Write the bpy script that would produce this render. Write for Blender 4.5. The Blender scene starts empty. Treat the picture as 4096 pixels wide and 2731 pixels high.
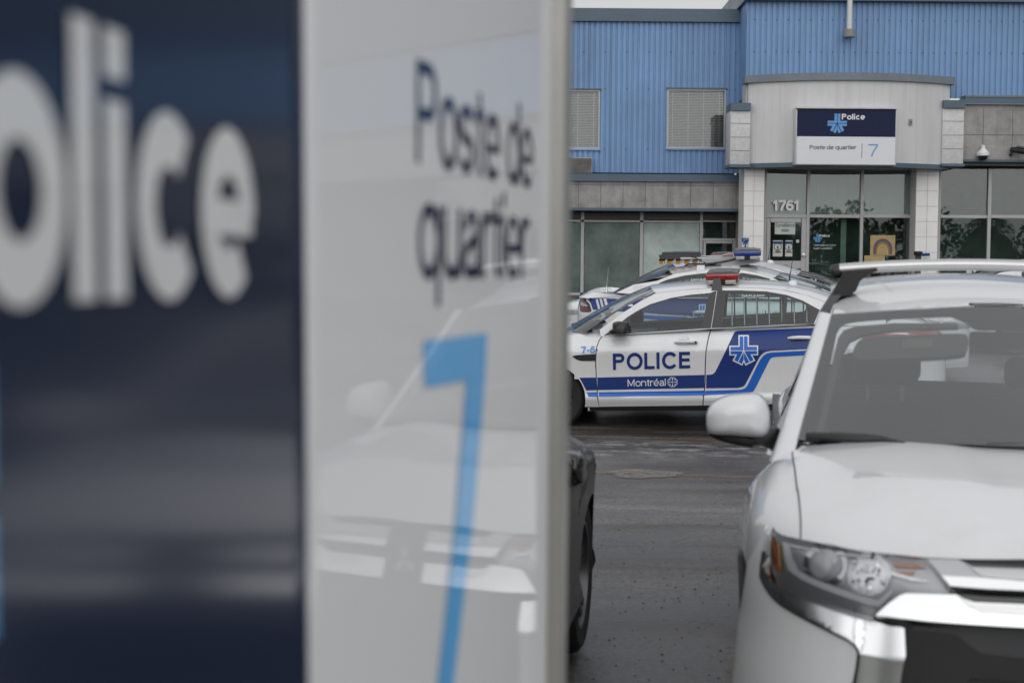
import bpy, bmesh, math, random
from mathutils import Vector, Matrix
random.seed(7)
SC = bpy.context.scene
COL = SC.collection
PI = math.pi
R = math.radians

# ------------------------------------------------------------------ camera
F = 5688.9
EYE = Vector((0, 0, 1.70))
PIT = math.atan(164 / 3267.0)
ROL = R(.447)
FW = Vector((0, math.cos(PIT), -math.sin(PIT)))
_u = Vector((0, math.sin(PIT), math.cos(PIT)))
_r = Vector((1, 0, 0))
CR = _r * math.cos(ROL) + _u * math.sin(ROL)
CU = -_r * math.sin(ROL) + _u * math.cos(ROL)

def ray(p):
    return FW + CR * ((p[0] - 2048) / F) - CU * ((p[1] - 1365.5) / F)

def at_y(p, Y):
    d = ray(p)
    return EYE + d * (Y / d.y)

def zoomer(x0, y0, kx, ky=None):
    ky = ky or kx
    return lambda x, y: (x0 + x * kx, y0 + y * ky)
Z1 = zoomer(2250, 0, 1 / 2.178)
Z2 = zoomer(2900, 0, 1 / 1.9666)
Z3 = zoomer(2250, 620, 1 / 2.8)
Z4 = zoomer(2250, 960, .5102)
Z5 = zoomer(2900, 620, 1 / 1.9666)
Z6 = zoomer(2750, 1000, .6377)
Z7 = zoomer(2900, 1950, .5085)
ZL = zoomer(2600, 980, .23388)
ZT = zoomer(2240, 1060, .12757)
ZC = zoomer(3600, 980, .2109)
PP = zoomer(0, 0, 1.7415)

# ------------------------------------------------------------------ objects
def tag(o, label=None, cat=None, group=None, kind=None):
    if label: o['label'] = label
    if cat: o['category'] = cat
    if group: o['group'] = group
    if kind: o['kind'] = kind
    return o

def empty(name, loc=(0, 0, 0), M=None, label=None, cat=None, group=None):
    o = bpy.data.objects.new(name, None)
    COL.objects.link(o)
    o.empty_display_size = .2
    if M is not None: o.matrix_world = M
    else: o.location = loc
    return tag(o, label, cat, group)

def link_mesh(name, verts, faces, mat, parent=None, smooth=False, normals=None, mats=None):
    me = bpy.data.meshes.new(name)
    me.from_pydata([tuple(v) for v in verts], [], faces)
    if mat: me.materials.append(mat)
    if mats:
        for m in mats[0]: me.materials.append(m)
        for i, k in enumerate(mats[1]): me.polygons[i].material_index = k
    if smooth or normals:
        for p in me.polygons: p.use_smooth = True
    if normals:
        me.normals_split_custom_set(normals)
    me.update()
    o = bpy.data.objects.new(name, me)
    COL.objects.link(o)
    if parent: o.parent = parent
    return o

def copy_tree(o, parent=None):
    c = o.copy()
    COL.objects.link(c)
    c.parent = parent
    if parent is not None: c.matrix_parent_inverse = o.matrix_parent_inverse
    for ch in list(o.children):
        copy_tree(ch, c)
    return c

class MB:
    """collects simple solids and links them as one mesh"""
    def __init__(s): s.v = []; s.f = []; s.m = []
    def add(s, v, f, k=0):
        n = len(s.v)
        s.v += [Vector(p) for p in v]
        s.f += [tuple(i + n for i in q) for q in f]
        s.m += [k] * len(f)
    def box(s, a, b, k=0, bev=0.0):
        (x0, y0, z0), (x1, y1, z1) = a, b
        x0, x1 = min(x0, x1), max(x0, x1); y0, y1 = min(y0, y1), max(y0, y1); z0, z1 = min(z0, z1), max(z0, z1)
        if bev <= 0 or min(x1 - x0, y1 - y0, z1 - z0) < 2.05 * bev:
            v = [(x0, y0, z0), (x1, y0, z0), (x1, y1, z0), (x0, y1, z0), (x0, y0, z1), (x1, y0, z1), (x1, y1, z1), (x0, y1, z1)]
            s.add(v, [(0, 3, 2, 1), (4, 5, 6, 7), (0, 1, 5, 4), (1, 2, 6, 5), (2, 3, 7, 6), (3, 0, 4, 7)], k)
            return
        bm = bmesh.new()
        bmesh.ops.create_cube(bm, size=1)
        for q in bm.verts:
            q.co = Vector(((x0 + x1) / 2 + q.co.x * (x1 - x0), (y0 + y1) / 2 + q.co.y * (y1 - y0), (z0 + z1) / 2 + q.co.z * (z1 - z0)))
        bmesh.ops.bevel(bm, geom=bm.edges[:], offset=bev, segments=2, profile=.5, affect='EDGES')
        s.bm(bm, k)
    def bm(s, bm, k=0, M=None):
        bm.verts.index_update()
        s.add([(M @ q.co if M else q.co.copy()) for q in bm.verts], [tuple(q.index for q in fc.verts) for fc in bm.faces], k)
        bm.free()
    def tube(s, pts, rad, n=8, k=0, cap=True, squash=1.0):
        pts = [Vector(p) for p in pts]
        rr = rad if isinstance(rad, (list, tuple)) else [rad] * len(pts)
        rings = []
        for i, p in enumerate(pts):
            t = (pts[min(i + 1, len(pts) - 1)] - pts[max(i - 1, 0)]).normalized()
            a = Vector((0, 0, 1)) if abs(t.z) < .9 else Vector((1, 0, 0))
            e1 = t.cross(a).normalized(); e2 = t.cross(e1).normalized()
            rings.append([p + e1 * (rr[i] * math.cos(2 * PI * j / n)) + e2 * (rr[i] * squash * math.sin(2 * PI * j / n)) for j in range(n)])
        v = [q for r_ in rings for q in r_]
        f = []
        for i in range(len(pts) - 1):
            for j in range(n):
                f.append((i * n + j, i * n + (j + 1) % n, (i + 1) * n + (j + 1) % n, (i + 1) * n + j))
        if cap:
            f.append(tuple(range(n))[::-1]); f.append(tuple((len(pts) - 1) * n + j for j in range(n)))
        s.add(v, f, k)
    def prism(s, outline, vec, k=0):
        """solid from a planar 3D outline pushed along vec"""
        o = [Vector(p) for p in outline]; vec = Vector(vec); n = len(o)
        f = [tuple(range(n)), tuple(range(2 * n - 1, n - 1, -1))]
        f += [(i, i + n, (i + 1) % n + n, (i + 1) % n)[::-1] for i in range(n)]
        s.add(o + [p + vec for p in o], f, k)
    def lathe(s, prof, n=32, M=None, k=0, close=False):
        """prof: (radius, height) about local z"""
        v = []; f = []
        for (r_, h) in prof:
            for j in range(n):
                a = 2 * PI * j / n
                p = Vector((r_ * math.cos(a), r_ * math.sin(a), h))
                v.append(M @ p if M else p)
        for i in range(len(prof) - 1):
            for j in range(n):
                f.append((i * n + j, i * n + (j + 1) % n, (i + 1) * n + (j + 1) % n, (i + 1) * n + j))
        if not close:
            f.append(tuple(range(n))[::-1]); f.append(tuple((len(prof) - 1) * n + j for j in range(n)))
        s.add(v, f, k)
    def build(s, name, mat, parent=None, smooth=False, fix=True):
        if isinstance(mat, (list, tuple)):
            o = link_mesh(name, s.v, s.f, None, parent, smooth, mats=(mat, s.m))
        else:
            o = link_mesh(name, s.v, s.f, mat, parent, smooth)
        if fix:
            bm = bmesh.new(); bm.from_mesh(o.data)
            bmesh.ops.recalc_face_normals(bm, faces=bm.faces[:])
            bm.to_mesh(o.data); bm.free()
        if smooth and not isinstance(smooth, bool):
            o.data.set_sharp_from_angle(angle=R(smooth))
        return o

# ------------------------------------------------------------------ curves
def cr(pts, n=6, closed=False):
    """Catmull-Rom through 2D/3D points"""
    P = [Vector(p) for p in pts]; out = []
    m = len(P)
    rng = range(m if closed else m - 1)
    for i in rng:
        if closed: a, b, c, d = P[i - 1], P[i], P[(i + 1) % m], P[(i + 2) % m]
        else: a, b, c, d = P[max(i - 1, 0)], P[i], P[i + 1], P[min(i + 2, m - 1)]
        for k in range(n):
            t = k / n
            out.append(.5 * ((2 * b) + (c - a) * t + (2 * a - 5 * b + 4 * c - d) * t * t + (3 * b - a - 3 * c + d) * t ** 3))
    if not closed: out.append(P[-1])
    return out

def rnd(pts, rad, n=4):
    """polygon with rounded corners (2D)"""
    out = []; m = len(pts)
    for i in range(m):
        a, b, c = Vector(pts[i - 1]), Vector(pts[i]), Vector(pts[(i + 1) % m])
        r_ = rad[i] if isinstance(rad, (list, tuple)) else rad
        u = (a - b); w = (c - b)
        lim = min(r_, u.length * .49, w.length * .49)
        if lim <= 1e-6: out.append(b); continue
        p0 = b + u.normalized() * lim; p1 = b + w.normalized() * lim
        for k in range(n + 1):
            t = k / n
            out.append(p0 * (1 - t) ** 2 + b * (2 * t * (1 - t)) + p1 * t * t)
    return out

def interp(tab):
    """piecewise smooth 1D function through (x, y) pairs"""
    xs = [t[0] for t in tab]; ys = [t[1] for t in tab]
    n = len(xs)
    ms = []
    for i in range(n):
        if i == 0: ms.append((ys[1] - ys[0]) / (xs[1] - xs[0]))
        elif i == n - 1: ms.append((ys[-1] - ys[-2]) / (xs[-1] - xs[-2]))
        else:
            d0 = (ys[i] - ys[i - 1]) / (xs[i] - xs[i - 1]); d1 = (ys[i + 1] - ys[i]) / (xs[i + 1] - xs[i])
            ms.append(0 if d0 * d1 <= 0 else 2 * d0 * d1 / (d0 + d1))
    def f(x):
        if x <= xs[0]: return ys[0]
        if x >= xs[-1]: return ys[-1]
        i = 0
        while x > xs[i + 1]: i += 1
        h = xs[i + 1] - xs[i]; t = (x - xs[i]) / h
        return (ys[i] * (2 * t ** 3 - 3 * t * t + 1) + h * ms[i] * (t ** 3 - 2 * t * t + t) + ys[i + 1] * (-2 * t ** 3 + 3 * t * t) + h * ms[i + 1] * (t ** 3 - t * t))
    return f

# ------------------------------------------------------------------ panels cut to an outline and laid on a curved surface
def patch(name, loops, S, mat, parent=None, off=0.0, thick=0.0, cell=.06, out=None, mirror=None, eps=.004):
    """loops: outer outline then holes, in the surface's own (u, v) metres; S(u, v) -> point;
    out(p) gives a rough outward direction; the panel stands off the surface by `off` and is `thick` deep"""
    bm = bmesh.new()
    for L in loops:
        vs = []
        for p in L:
            if vs and (Vector((p[0], p[1], 0)) - vs[-1].co).length < 1e-5: continue
            vs.append(bm.verts.new((p[0], p[1], 0)))
        if (vs[0].co - vs[-1].co).length < 1e-5: bm.verts.remove(vs.pop())
        for i in range(len(vs)): bm.edges.new((vs[i - 1], vs[i]))
    bmesh.ops.triangle_fill(bm, use_beauty=True, use_dissolve=False, edges=bm.edges[:], normal=(0, 0, 1))
    xs = [v.co.x for v in bm.verts]; ys = [v.co.y for v in bm.verts]
    for ax, lo, hi in ((0, min(xs), max(xs)), (1, min(ys), max(ys))):
        k = int((hi - lo) / cell)
        for i in range(1, k + 1):
            c = lo + (hi - lo) * i / (k + 1)
            co = (c, 0, 0) if ax == 0 else (0, c, 0); no = (1, 0, 0) if ax == 0 else (0, 1, 0)
            bmesh.ops.bisect_plane(bm, geom=bm.verts[:] + bm.edges[:] + bm.faces[:], dist=1e-6, plane_co=co, plane_no=no)
    bmesh.ops.remove_doubles(bm, verts=bm.verts[:], dist=1e-5)
    bm.verts.index_update(); bm.normal_update()
    P = []; N = []
    for v in bm.verts:
        u, w = v.co.x, v.co.y
        p = S(u, w)
        n = (S(u + eps, w) - S(u - eps, w)).cross(S(u, w + eps) - S(u, w - eps))
        n = n.normalized() if n.length > 1e-12 else Vector((0, 0, 1))
        if out is not None and n.dot(out(p)) < 0: n = -n
        P.append(p); N.append(n)
    verts = [p + n * off for p, n in zip(P, N)]
    faces = []; nrm = []
    for f in bm.faces:
        ix = [v.index for v in f.verts]
        a, b, c = verts[ix[0]], verts[ix[1]], verts[ix[2]]
        g = Vector((0, 0, 0))
        for i in range(len(ix)): g += verts[ix[i - 1]].cross(verts[ix[i]])
        if g.dot(N[ix[0]] + N[ix[1]] + N[ix[2]]) < 0: ix.reverse()
        faces.append(tuple(ix)); nrm += [N[i] for i in ix]
    if thick > 0:
        bnd = [e for e in bm.edges if len(e.link_faces) == 1]
        low = {}
        def lo_(i):
            if i not in low:
                low[i] = len(verts); verts.append(P[i] + N[i] * (off - thick))
            return low[i]
        for e in bnd:
            a, b = e.verts[0].index, e.verts[1].index
            c2 = e.link_faces[0].calc_center_median()
            cc = S(c2.x, c2.y)
            q = [a, b, lo_(b), lo_(a)]
            g = (verts[q[1]] - verts[q[0]]).cross(verts[q[2]] - verts[q[0]])
            if g.dot((verts[a] + verts[b]) / 2 - cc) < 0: q.reverse(); g = -g
            g = g.normalized() if g.length > 0 else N[a]
            faces.append(tuple(q)); nrm += [g] * 4
    bm.free()
    res = []
    o = link_mesh(name, verts, faces, mat, parent, normals=nrm)
    if mirror is None: return o
    vm = [Vector(mirror(v)) for v in verts]
    fm = [tuple(reversed(f)) for f in faces]
    nm = []; i = 0
    for f in faces:
        seg = nrm[i:i + len(f)]; i += len(f)
        nm += [Vector(mirror(s_)) for s_ in reversed(seg)]
    o2 = link_mesh(name, vm, fm, mat, parent, normals=nm)
    return o, o2

def grid_surface(name, S, us, vs, mat, parent=None, out=None, keep=None, eps=.003, flip=False):
    """regular sheet S(u, v), smooth normals from the function"""
    V = []; N = []
    for u in us:
        for v in vs:
            p = S(u, v)
            n = (S(u + eps, v) - S(u - eps, v)).cross(S(u, v + eps) - S(u, v - eps))
            n = n.normalized() if n.length > 1e-14 else Vector((0, 0, 1))
            if out is not None and n.dot(out(p)) < 0: n = -n
            V.append(p); N.append(n)
    m = len(vs); faces = []; nrm = []
    for i in range(len(us) - 1):
        for j in range(m - 1):
            ix = [i * m + j, i * m + j + 1, (i + 1) * m + j + 1, (i + 1) * m + j]
            c = (V[ix[0]] + V[ix[1]] + V[ix[2]] + V[ix[3]]) / 4
            if keep is not None and not keep(c): continue
            g = (V[ix[2]] - V[ix[0]]).cross(V[ix[3]] - V[ix[1]])
            if g.length < 1e-12: continue
            if g.dot(N[ix[0]] + N[ix[2]]) < 0: ix.reverse()
            faces.append(tuple(ix)); nrm += [N[k] for k in ix]
    return link_mesh(name, V, faces, mat, parent, normals=nrm)

# ------------------------------------------------------------------ lettering, drawn as ribbons of even weight
def arcp(cx, cy, rx, ry, a0, a1, n=14):
    return [(cx + rx * math.cos(R(a0 + (a1 - a0) * i / n)), cy + ry * math.sin(R(a0 + (a1 - a0) * i / n))) for i in range(n + 1)]

def glyph(ch, w):
    h = w / 2; C = .72; X = .53
    g = lambda W: W
    if ch == ' ': return [], .26
    if ch == '-': return [[(.02, .29), (.28, .29)]], .34
    if ch == 'I': return [[(h, 0), (h, C)]], w + .09
    if ch == 'l': return [[(h, 0), (h, C)]], w + .075
    if ch == 'i': return [[(h, 0), (h, X)], [(h, C - .13), (h, C)]], w + .075
    if ch == 'L': return [[(h, 0), (h, C)], [(w, h), (.48, h)]], .54
    if ch == 'E': return [[(h, 0), (h, C)], [(w, h), (.52, h)], [(w, .37), (.49, .37)], [(w, C - h), (.51, C - h)]], .59
    if ch == 'T': return [[(0, C - h), (.56, C - h)], [(.28, 0), (.28, C - w)]], .62
    if ch in 'PR':
        s = [[(h, 0), (h, C)], [(w, C - h), (.33, C - h)] + arcp(.33, C - .205, .215 - h, .205 - h, 90, -90) + [(w, C - .41 + h)]]
        if ch == 'R': s.append([(.30, .31), (.36, .27), (.52 - h, 0)])
        return s, .62
    if ch == 'D': return [[(h, 0), (h, C)], [(w, C - h), (.28, C - h)] + arcp(.28, .36, .33 - h, .36 - h, 90, -90) + [(w, h)]], .70
    if ch == 'O': return [arcp(.375, .36, .375 - h, .375 - h, 0, 360, 36)], .80
    if ch == 'C': return [arcp(.37, .36, .37 - h, .375 - h, 38, 322, 30)], .76
    if ch == 'U': return [[(h, C), (h, .24)] + arcp(.30, .24, .30 - h, .25 - h, 180, 360) + [(.60 - h, C)]], .69
    if ch == 'V': return [[(h * .9, C), (.32, .02)], [(.32, .02), (.64 - h * .9, C)]], .66
    if ch == 'A': return [[(h * .9, 0), (.33, C - .02)], [(.33, C - .02), (.66 - h * .9, 0)], [(.16, .22), (.50, .22)]], .68
    if ch == 'N': return [[(h, 0), (h, C)], [(.60 - h, 0), (.60 - h, C)], [(h, C - h * .6), (.60 - h, h * .6)]], .69
    if ch == 'M': return [[(h, 0), (h, C)], [(.72 - h, 0), (.72 - h, C)], [(h, C - h * .6), (.36, .08)], [(.36, .08), (.72 - h, C - h * .6)]], .81
    if ch in 'Ss':
        H = C if ch == 'S' else X
        W = .60 if ch == 'S' else .48
        r1 = (H / 2 + h) / 2 - h + w * .0
        r1 = (H - w) / 4
        up = arcp(W / 2, H - h - r1, W / 2 - h, r1, 25, 270, 18)
        lo = arcp(W / 2, h + r1, W / 2 - h, r1, 90, -155, 18)
        return [up + lo[1:]], W + .07
    if ch == 'o': return [arcp(.28, X / 2, .28 - h, .275 - h, 0, 360, 32)], .60
    if ch == 'c': return [arcp(.27, X / 2, .27 - h, .275 - h, 48, 318, 26)], .56
    if ch in 'eé':
        s = [arcp(.275, X / 2, .275 - h, .275 - h, -4, 312, 28), [(w * .8, X / 2 - h * .75), (.55 - h * .0, X / 2 - h * .75)]]
        s[1] = [(w * .85, .250, .74), (.55 - w * .12, .250, .74)]
        if ch == 'é': s.append([(.24, X + .06), (.38, X + .20)])
        return s, .59
    if ch == 't': return [[(.09 + h, .66), (.09 + h, .10)] + arcp(.09 + h + .10, .10 + h * .0, .10, .10 - h, 180, 275, 8), [(0, X - h), (.29, X - h)]], .34
    if ch == 'r': return [[(h, 0), (h, X)], arcp(.26, X - .24, .26 - h, .25 - h, 175, 80, 8) + [(.34, X - h + .005)]], .37
    if ch == 'n': return [[(h, 0), (h, X)], arcp(.265, X - .22, .265 - h, .23 - h, 170, 0, 14) + [(.53 - h, 0)]], .60
    if ch == 'u': return [[(h, X), (h, .21)] + arcp(.265, .21, .265 - h, .22 - h, 180, 350, 14), [(.53 - h, 0), (.53 - h, X)]], .60
    if ch == 'v': return [[(h * .9, X), (.25, .02)], [(.25, .02), (.50 - h * .9, X)]], .52
    if ch in 'qd':
        s = [arcp(.265, X / 2, .265 - h, .275 - h, 20, 340, 28)]
        s.append([(.55 - h, -.20), (.55 - h, X)] if ch == 'q' else [(.55 - h, 0), (.55 - h, C)])
        return s, .62
    if ch == 'p': return [arcp(.285, X / 2, .265 - h, .275 - h, -160, 160, 28), [(h, -.20), (h, X)]], .62
    if ch == 'a':
        s = [[(.03 + h * .6, X - .15)] + arcp(.25, X - .17, .215 - h, .175 - h, 150, 0, 12) + [(.48 - h, .06), (.53 - h * .3, h * .5)],
             [(.48 - h, .315), (.30, .295)] + arcp(.19, .145, .19 - h, .15 - h, 95, 285, 14) + arcp(.30, .17, .18 - h * .6, .17 - h, 290, 350, 5)]
        return s, .57
    if ch == '1': return [[(.25, 0), (.25, C)], [(.02, .53), (.17, .56), (.25 - h * .6, C - .03)]], .25 + h + .14
    if ch == '7': return [[(0, C - h), (.52, C - h)], cr([(.52 - h * .55, C - w), (.36, .42), (.25, .2), (.19, 0)], 5)], .58
    if ch == '2': return [arcp(.26, .50, .25 - h, .22 - h, 165, -30, 14) + [(.30, .26), (.05 + h, w * .9)], [(0, h), (.51, h)]], .58
    if ch == '6':
        return [arcp(.27, .235, .27 - h, .24 - h, 0, 360, 28), cr([(h * 1.02, .26), (.045 + h, .47), (.14 + h, .62), (.29, C - h + .005), (.42, C - h - .03), (.50 - h * .5, .56)], 4)], .61
    return [[(h, 0), (h, C)]], .3

def ribbon(path, w, layer, V, Fc, wmap=None):
    n = len(path)
    base = len(V)
    closed = n > 3 and math.hypot(path[0][0] - path[-1][0], path[0][1] - path[-1][1]) < 1e-6
    for i in range(n):
        p = Vector(path[i])
        a = Vector(path[i - 1]) if i else (Vector(path[-2]) if closed else None)
        b = Vector(path[i + 1]) if i < n - 1 else (Vector(path[1]) if closed else None)
        d0 = (p - a).normalized() if a is not None else None
        d1 = (b - p).normalized() if b is not None else None
        d0 = d0 if d0 is not None else d1; d1 = d1 if d1 is not None else d0
        t = (d0 + d1).normalized()
        nn = Vector((-t.y, t.x))
        k = 1 / max(.35, abs(nn.dot(Vector((-d0.y, d0.x)))))
        V.append((p + nn * (w / 2 * k), layer)); V.append((p - nn * (w / 2 * k), layer))
    for i in range(n - 1):
        q = base + 2 * i
        Fc.append((q, q + 1, q + 3, q + 2))

def subdiv(path, mx):
    out = [path[0]]
    for a, b in zip(path, path[1:]):
        if math.hypot(b[0] - a[0], b[1] - a[1]) < 2e-3: continue
        L = math.hypot(b[0] - a[0], b[1] - a[1]); k = max(1, int(L / mx))
        for i in range(1, k + 1): out.append((a[0] + (b[0] - a[0]) * i / k, a[1] + (b[1] - a[1]) * i / k))
    return out

def text_width(s, w, xs=1.0, track=0.0):
    x = 0
    for ch in s: x += (glyph(ch, w)[1] + track) * xs
    return x

def lettering(name, s, place, mat, parent=None, w=.1, track=0.0, layer=.00012, thick=0.0, out=None):
    """place(u, v, lift) -> point; u, v in cap-height units of .72 em"""
    V = []; Fc = []; x = 0; li = 0
    for ch in s:
        st, adv = glyph(ch, w)
        for p in st:
            wk = p[0][2] if len(p[0]) > 2 else 1.0
            ribbon([(x + q[0], q[1]) for q in subdiv([(q[0], q[1]) for q in p], .12)], w * wk, li % 4, V, Fc); li += 1
        x += adv + track
    verts = [place(p.x, p.y, l * layer + thick) for p, l in V]
    n = len(verts)
    faces = list(Fc)
    e = .01
    P0 = place(0, .3, 0); du = place(e, .3, 0) - P0; dv = place(0, .3 + e, 0) - P0
    if thick > 0:
        verts += [place(p.x, p.y, 0) for p, l in V]
        cnt = {}
        for f in Fc:
            for i in range(4):
                ed = (f[i], f[(i + 1) % 4]); cnt[tuple(sorted(ed))] = cnt.get(tuple(sorted(ed)), 0) + 1
        for f in Fc:
            for i in range(4):
                a, b = f[i], f[(i + 1) % 4]
                if cnt[tuple(sorted((a, b)))] == 1: faces.append((a, b, b + n, a + n))
    o = link_mesh(name, verts, faces, mat, parent)
    bm = bmesh.new(); bm.from_mesh(o.data)
    if thick > 0: bmesh.ops.recalc_face_normals(bm, faces=bm.faces[:])
    else:
        nn = place(0, .3, .01) - P0
        for f in bm.faces:
            f.normal_update()
            if f.normal.dot(nn) < 0: f.normal_flip()
    bm.to_mesh(o.data); bm.free()
    return o

EMB = [[(-1, .26), (-.3, .26), (-.3, 1), (-.03, 1), (-.03, .03), (-1, .03)]]
EMB.append([(-x, y) for x, y in EMB[0]])
EMB.append([(-1, -.03), (-.07, -.03), (-.47, -.86), (-.73, -.73), (-.5, -.26), (-1, -.26)])
EMB.append([(-x, y) for x, y in EMB[2]])
EMB.append([(0, -.05), (-.41, -.89), (-.15, -1.02), (-.02, -.72), (-.02, -.14)][:3] + [(0, -.62)])
EMB.append([(-x, y) for x, y in EMB[4]])
EMB[4] = [(-.02, -.10), (-.41, -.89), (-.15, -1.02), (-.02, -.68)]
EMB[5] = [(-x, y) for x, y in EMB[4]]
EMBO = [(-1.1, .36), (-.4, .36), (-.4, 1.1), (.4, 1.1), (.4, .36), (1.1, .36), (1.1, -.36), (.66, -.36), (.87, -.78), (.12, -1.16), (0, -.88), (-.12, -1.16), (-.87, -.78), (-.66, -.36), (-1.1, -.36)]

def emblem(name, place, mat, parent=None, r=1.0, thick=0.0, polys=EMB):
    verts = []; faces = []
    P0 = place(0, 0, 0); nn = place(0, 0, .01) - P0
    for pl in polys:
        b = len(verts)
        verts += [place(x * r, y * r, thick) for x, y in pl]
        faces.append(tuple(range(b, len(verts))))
    o = link_mesh(name, verts, faces, mat, parent)
    bm = bmesh.new(); bm.from_mesh(o.data)
    bmesh.ops.triangulate(bm, faces=bm.faces[:])
    for f in bm.faces:
        f.normal_update()
        if f.normal.dot(nn) < 0: f.normal_flip()
    bm.to_mesh(o.data); bm.free()
    return o
# ------------------------------------------------------------------ materials
MATS = {}
def s2l(c):
    return tuple(((x / 255) / 12.92 if x <= 10 else ((x / 255 + .055) / 1.055) ** 2.4) for x in c)

def mat(name, col, rough=.5, metal=0.0, spec=.5, coat=0.0, coat_rough=.03, var=0.0, var_scale=6.0, rvar=0.0, bump=0.0, bump_scale=40.0, vcol=None, emit=None, streak=0.0):
    m = bpy.data.materials.new(name); m.use_nodes = True
    nt = m.node_tree; b = nt.nodes['Principled BSDF']
    b.inputs['Base Color'].default_value = (*col, 1); b.inputs['Roughness'].default_value = rough
    b.inputs['Metallic'].default_value = metal; b.inputs['Specular IOR Level'].default_value = spec
    b.inputs['Coat Weight'].default_value = coat; b.inputs['Coat Roughness'].default_value = coat_rough
    if emit:
        b.inputs['Emission Color'].default_value = (*emit[0], 1); b.inputs['Emission Strength'].default_value = emit[1]
    if var or rvar or bump:
        tc = nt.nodes.new('ShaderNodeTexCoord')
        if var or rvar:
            n = nt.nodes.new('ShaderNodeTexNoise'); n.inputs['Scale'].default_value = var_scale; n.inputs['Detail'].default_value = 6; n.inputs['Roughness'].default_value = .65
            nt.links.new(tc.outputs['Object'], n.inputs['Vector'])
        if var:
            mr = nt.nodes.new('ShaderNodeMapRange'); mr.inputs[1].default_value = .3; mr.inputs[2].default_value = .7
            nt.links.new(n.outputs['Fac'], mr.inputs[0])
            mx = nt.nodes.new('ShaderNodeMix'); mx.data_type = 'RGBA'
            lo = vcol if vcol else tuple(c * (1 - var) for c in col)
            hi = col if vcol else tuple(min(1, c * (1 + var * .6)) for c in col)
            mx.inputs[6].default_value = (*lo, 1); mx.inputs[7].default_value = (*hi, 1)
            nt.links.new(mr.outputs[0], mx.inputs[0]); nt.links.new(mx.outputs[2], b.inputs['Base Color'])
        if streak:
            mp = nt.nodes.new('ShaderNodeMapping'); mp.inputs['Scale'].default_value = (4.5, 4.5, .22); nt.links.new(tc.outputs['Object'], mp.inputs[0])
            ns = nt.nodes.new('ShaderNodeTexNoise'); ns.inputs['Scale'].default_value = 1.0; ns.inputs['Detail'].default_value = 7; ns.inputs['Roughness'].default_value = .7
            nt.links.new(mp.outputs[0], ns.inputs['Vector'])
            ms = nt.nodes.new('ShaderNodeMapRange'); ms.inputs[1].default_value = .50; ms.inputs[2].default_value = .72
            nt.links.new(ns.outputs['Fac'], ms.inputs[0])
            mk = nt.nodes.new('ShaderNodeMix'); mk.data_type = 'RGBA'; mk.blend_type = 'MULTIPLY'; mk.inputs[7].default_value = (1 - streak, 1 - streak, 1 - streak * 1.1, 1)
            nt.links.new(ms.outputs[0], mk.inputs[0]); nt.links.new(mx.outputs[2], mk.inputs[6]); nt.links.new(mk.outputs[2], b.inputs['Base Color'])
        if rvar:
            mr = nt.nodes.new('ShaderNodeMapRange'); mr.inputs[1].default_value = .3; mr.inputs[2].default_value = .7
            mr.inputs[3].default_value = max(.02, rough - rvar); mr.inputs[4].default_value = min(1, rough + rvar)
            nt.links.new(n.outputs['Fac'], mr.inputs[0]); nt.links.new(mr.outputs[0], b.inputs['Roughness'])
        if bump:
            n2 = nt.nodes.new('ShaderNodeTexNoise'); n2.inputs['Scale'].default_value = bump_scale; n2.inputs['Detail'].default_value = 4
            nt.links.new(tc.outputs['Object'], n2.inputs['Vector'])
            bp = nt.nodes.new('ShaderNodeBump'); bp.inputs['Strength'].default_value = min(1, bump); bp.inputs['Distance'].default_value = .01
            nt.links.new(n2.outputs['Fac'], bp.inputs['Height']); nt.links.new(bp.outputs[0], b.inputs['Normal'])
    MATS[name] = m
    return m

def glass(name, tint, ior=1.5, gl=(1, 1, 1), rough=0.0):
    """thin pane: lets light straight through with a tint, mirrors by Fresnel"""
    m = bpy.data.materials.new(name); m.use_nodes = True
    nt = m.node_tree; nt.nodes.remove(nt.nodes['Principled BSDF'])
    o = nt.nodes['Material Output']
    tr = nt.nodes.new('ShaderNodeBsdfTransparent'); tr.inputs[0].default_value = (*tint, 1)
    g = nt.nodes.new('ShaderNodeBsdfGlossy'); g.inputs['Roughness'].default_value = rough; g.inputs[0].default_value = (*gl, 1)
    fr = nt.nodes.new('ShaderNodeFresnel'); fr.inputs[0].default_value = ior
    mx = nt.nodes.new('ShaderNodeMixShader')
    nt.links.new(fr.outputs[0], mx.inputs[0]); nt.links.new(tr.outputs[0], mx.inputs[1]); nt.links.new(g.outputs[0], mx.inputs[2])
    nt.links.new(mx.outputs[0], o.inputs[0])
    MATS[name] = m
    return m

WHITE = mat('white_paint', (.71, .715, .73), rough=.32, coat=1.0, coat_rough=.05, var=.04, var_scale=2.2, streak=.05)
WHITE2 = mat('white_paint_worn', (.70, .705, .72), rough=.36, coat=.8, coat_rough=.08, var=.05, var_scale=3)
BLACKP = mat('black_plastic', (.018, .018, .019), rough=.42, var=.2, var_scale=30)
GLOSSB = mat('gloss_black', (.008, .008, .009), rough=.12, coat=.6)
RUBBER = mat('rubber', (.014, .014, .014), rough=.75, bump=.25, bump_scale=60, var=.3, var_scale=20)
SEAM = mat('panel_gap', (.012, .012, .014), rough=.7)
TRIMG = mat('window_surround', (.022, .022, .024), rough=.28)
CHROME = mat('chrome', (.66, .67, .68), rough=.07, metal=1.0)
BRIGHT = mat('bright_trim', (.68, .69, .70), rough=.20, metal=1.0)
SATIN = mat('satin_aluminium', (.62, .62, .62), rough=.34, metal=.85, rvar=.05, var_scale=9)
ALLOY = mat('alloy_wheel', (.45, .45, .46), rough=.3, metal=.9)
NAVYD = mat('navy_decal', (.011, .034, .175), rough=.35, spec=.3, coat=.12)
LBLUE = mat('bright_blue_decal', (.016, .125, .52), rough=.35, spec=.3, coat=.12)
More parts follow.
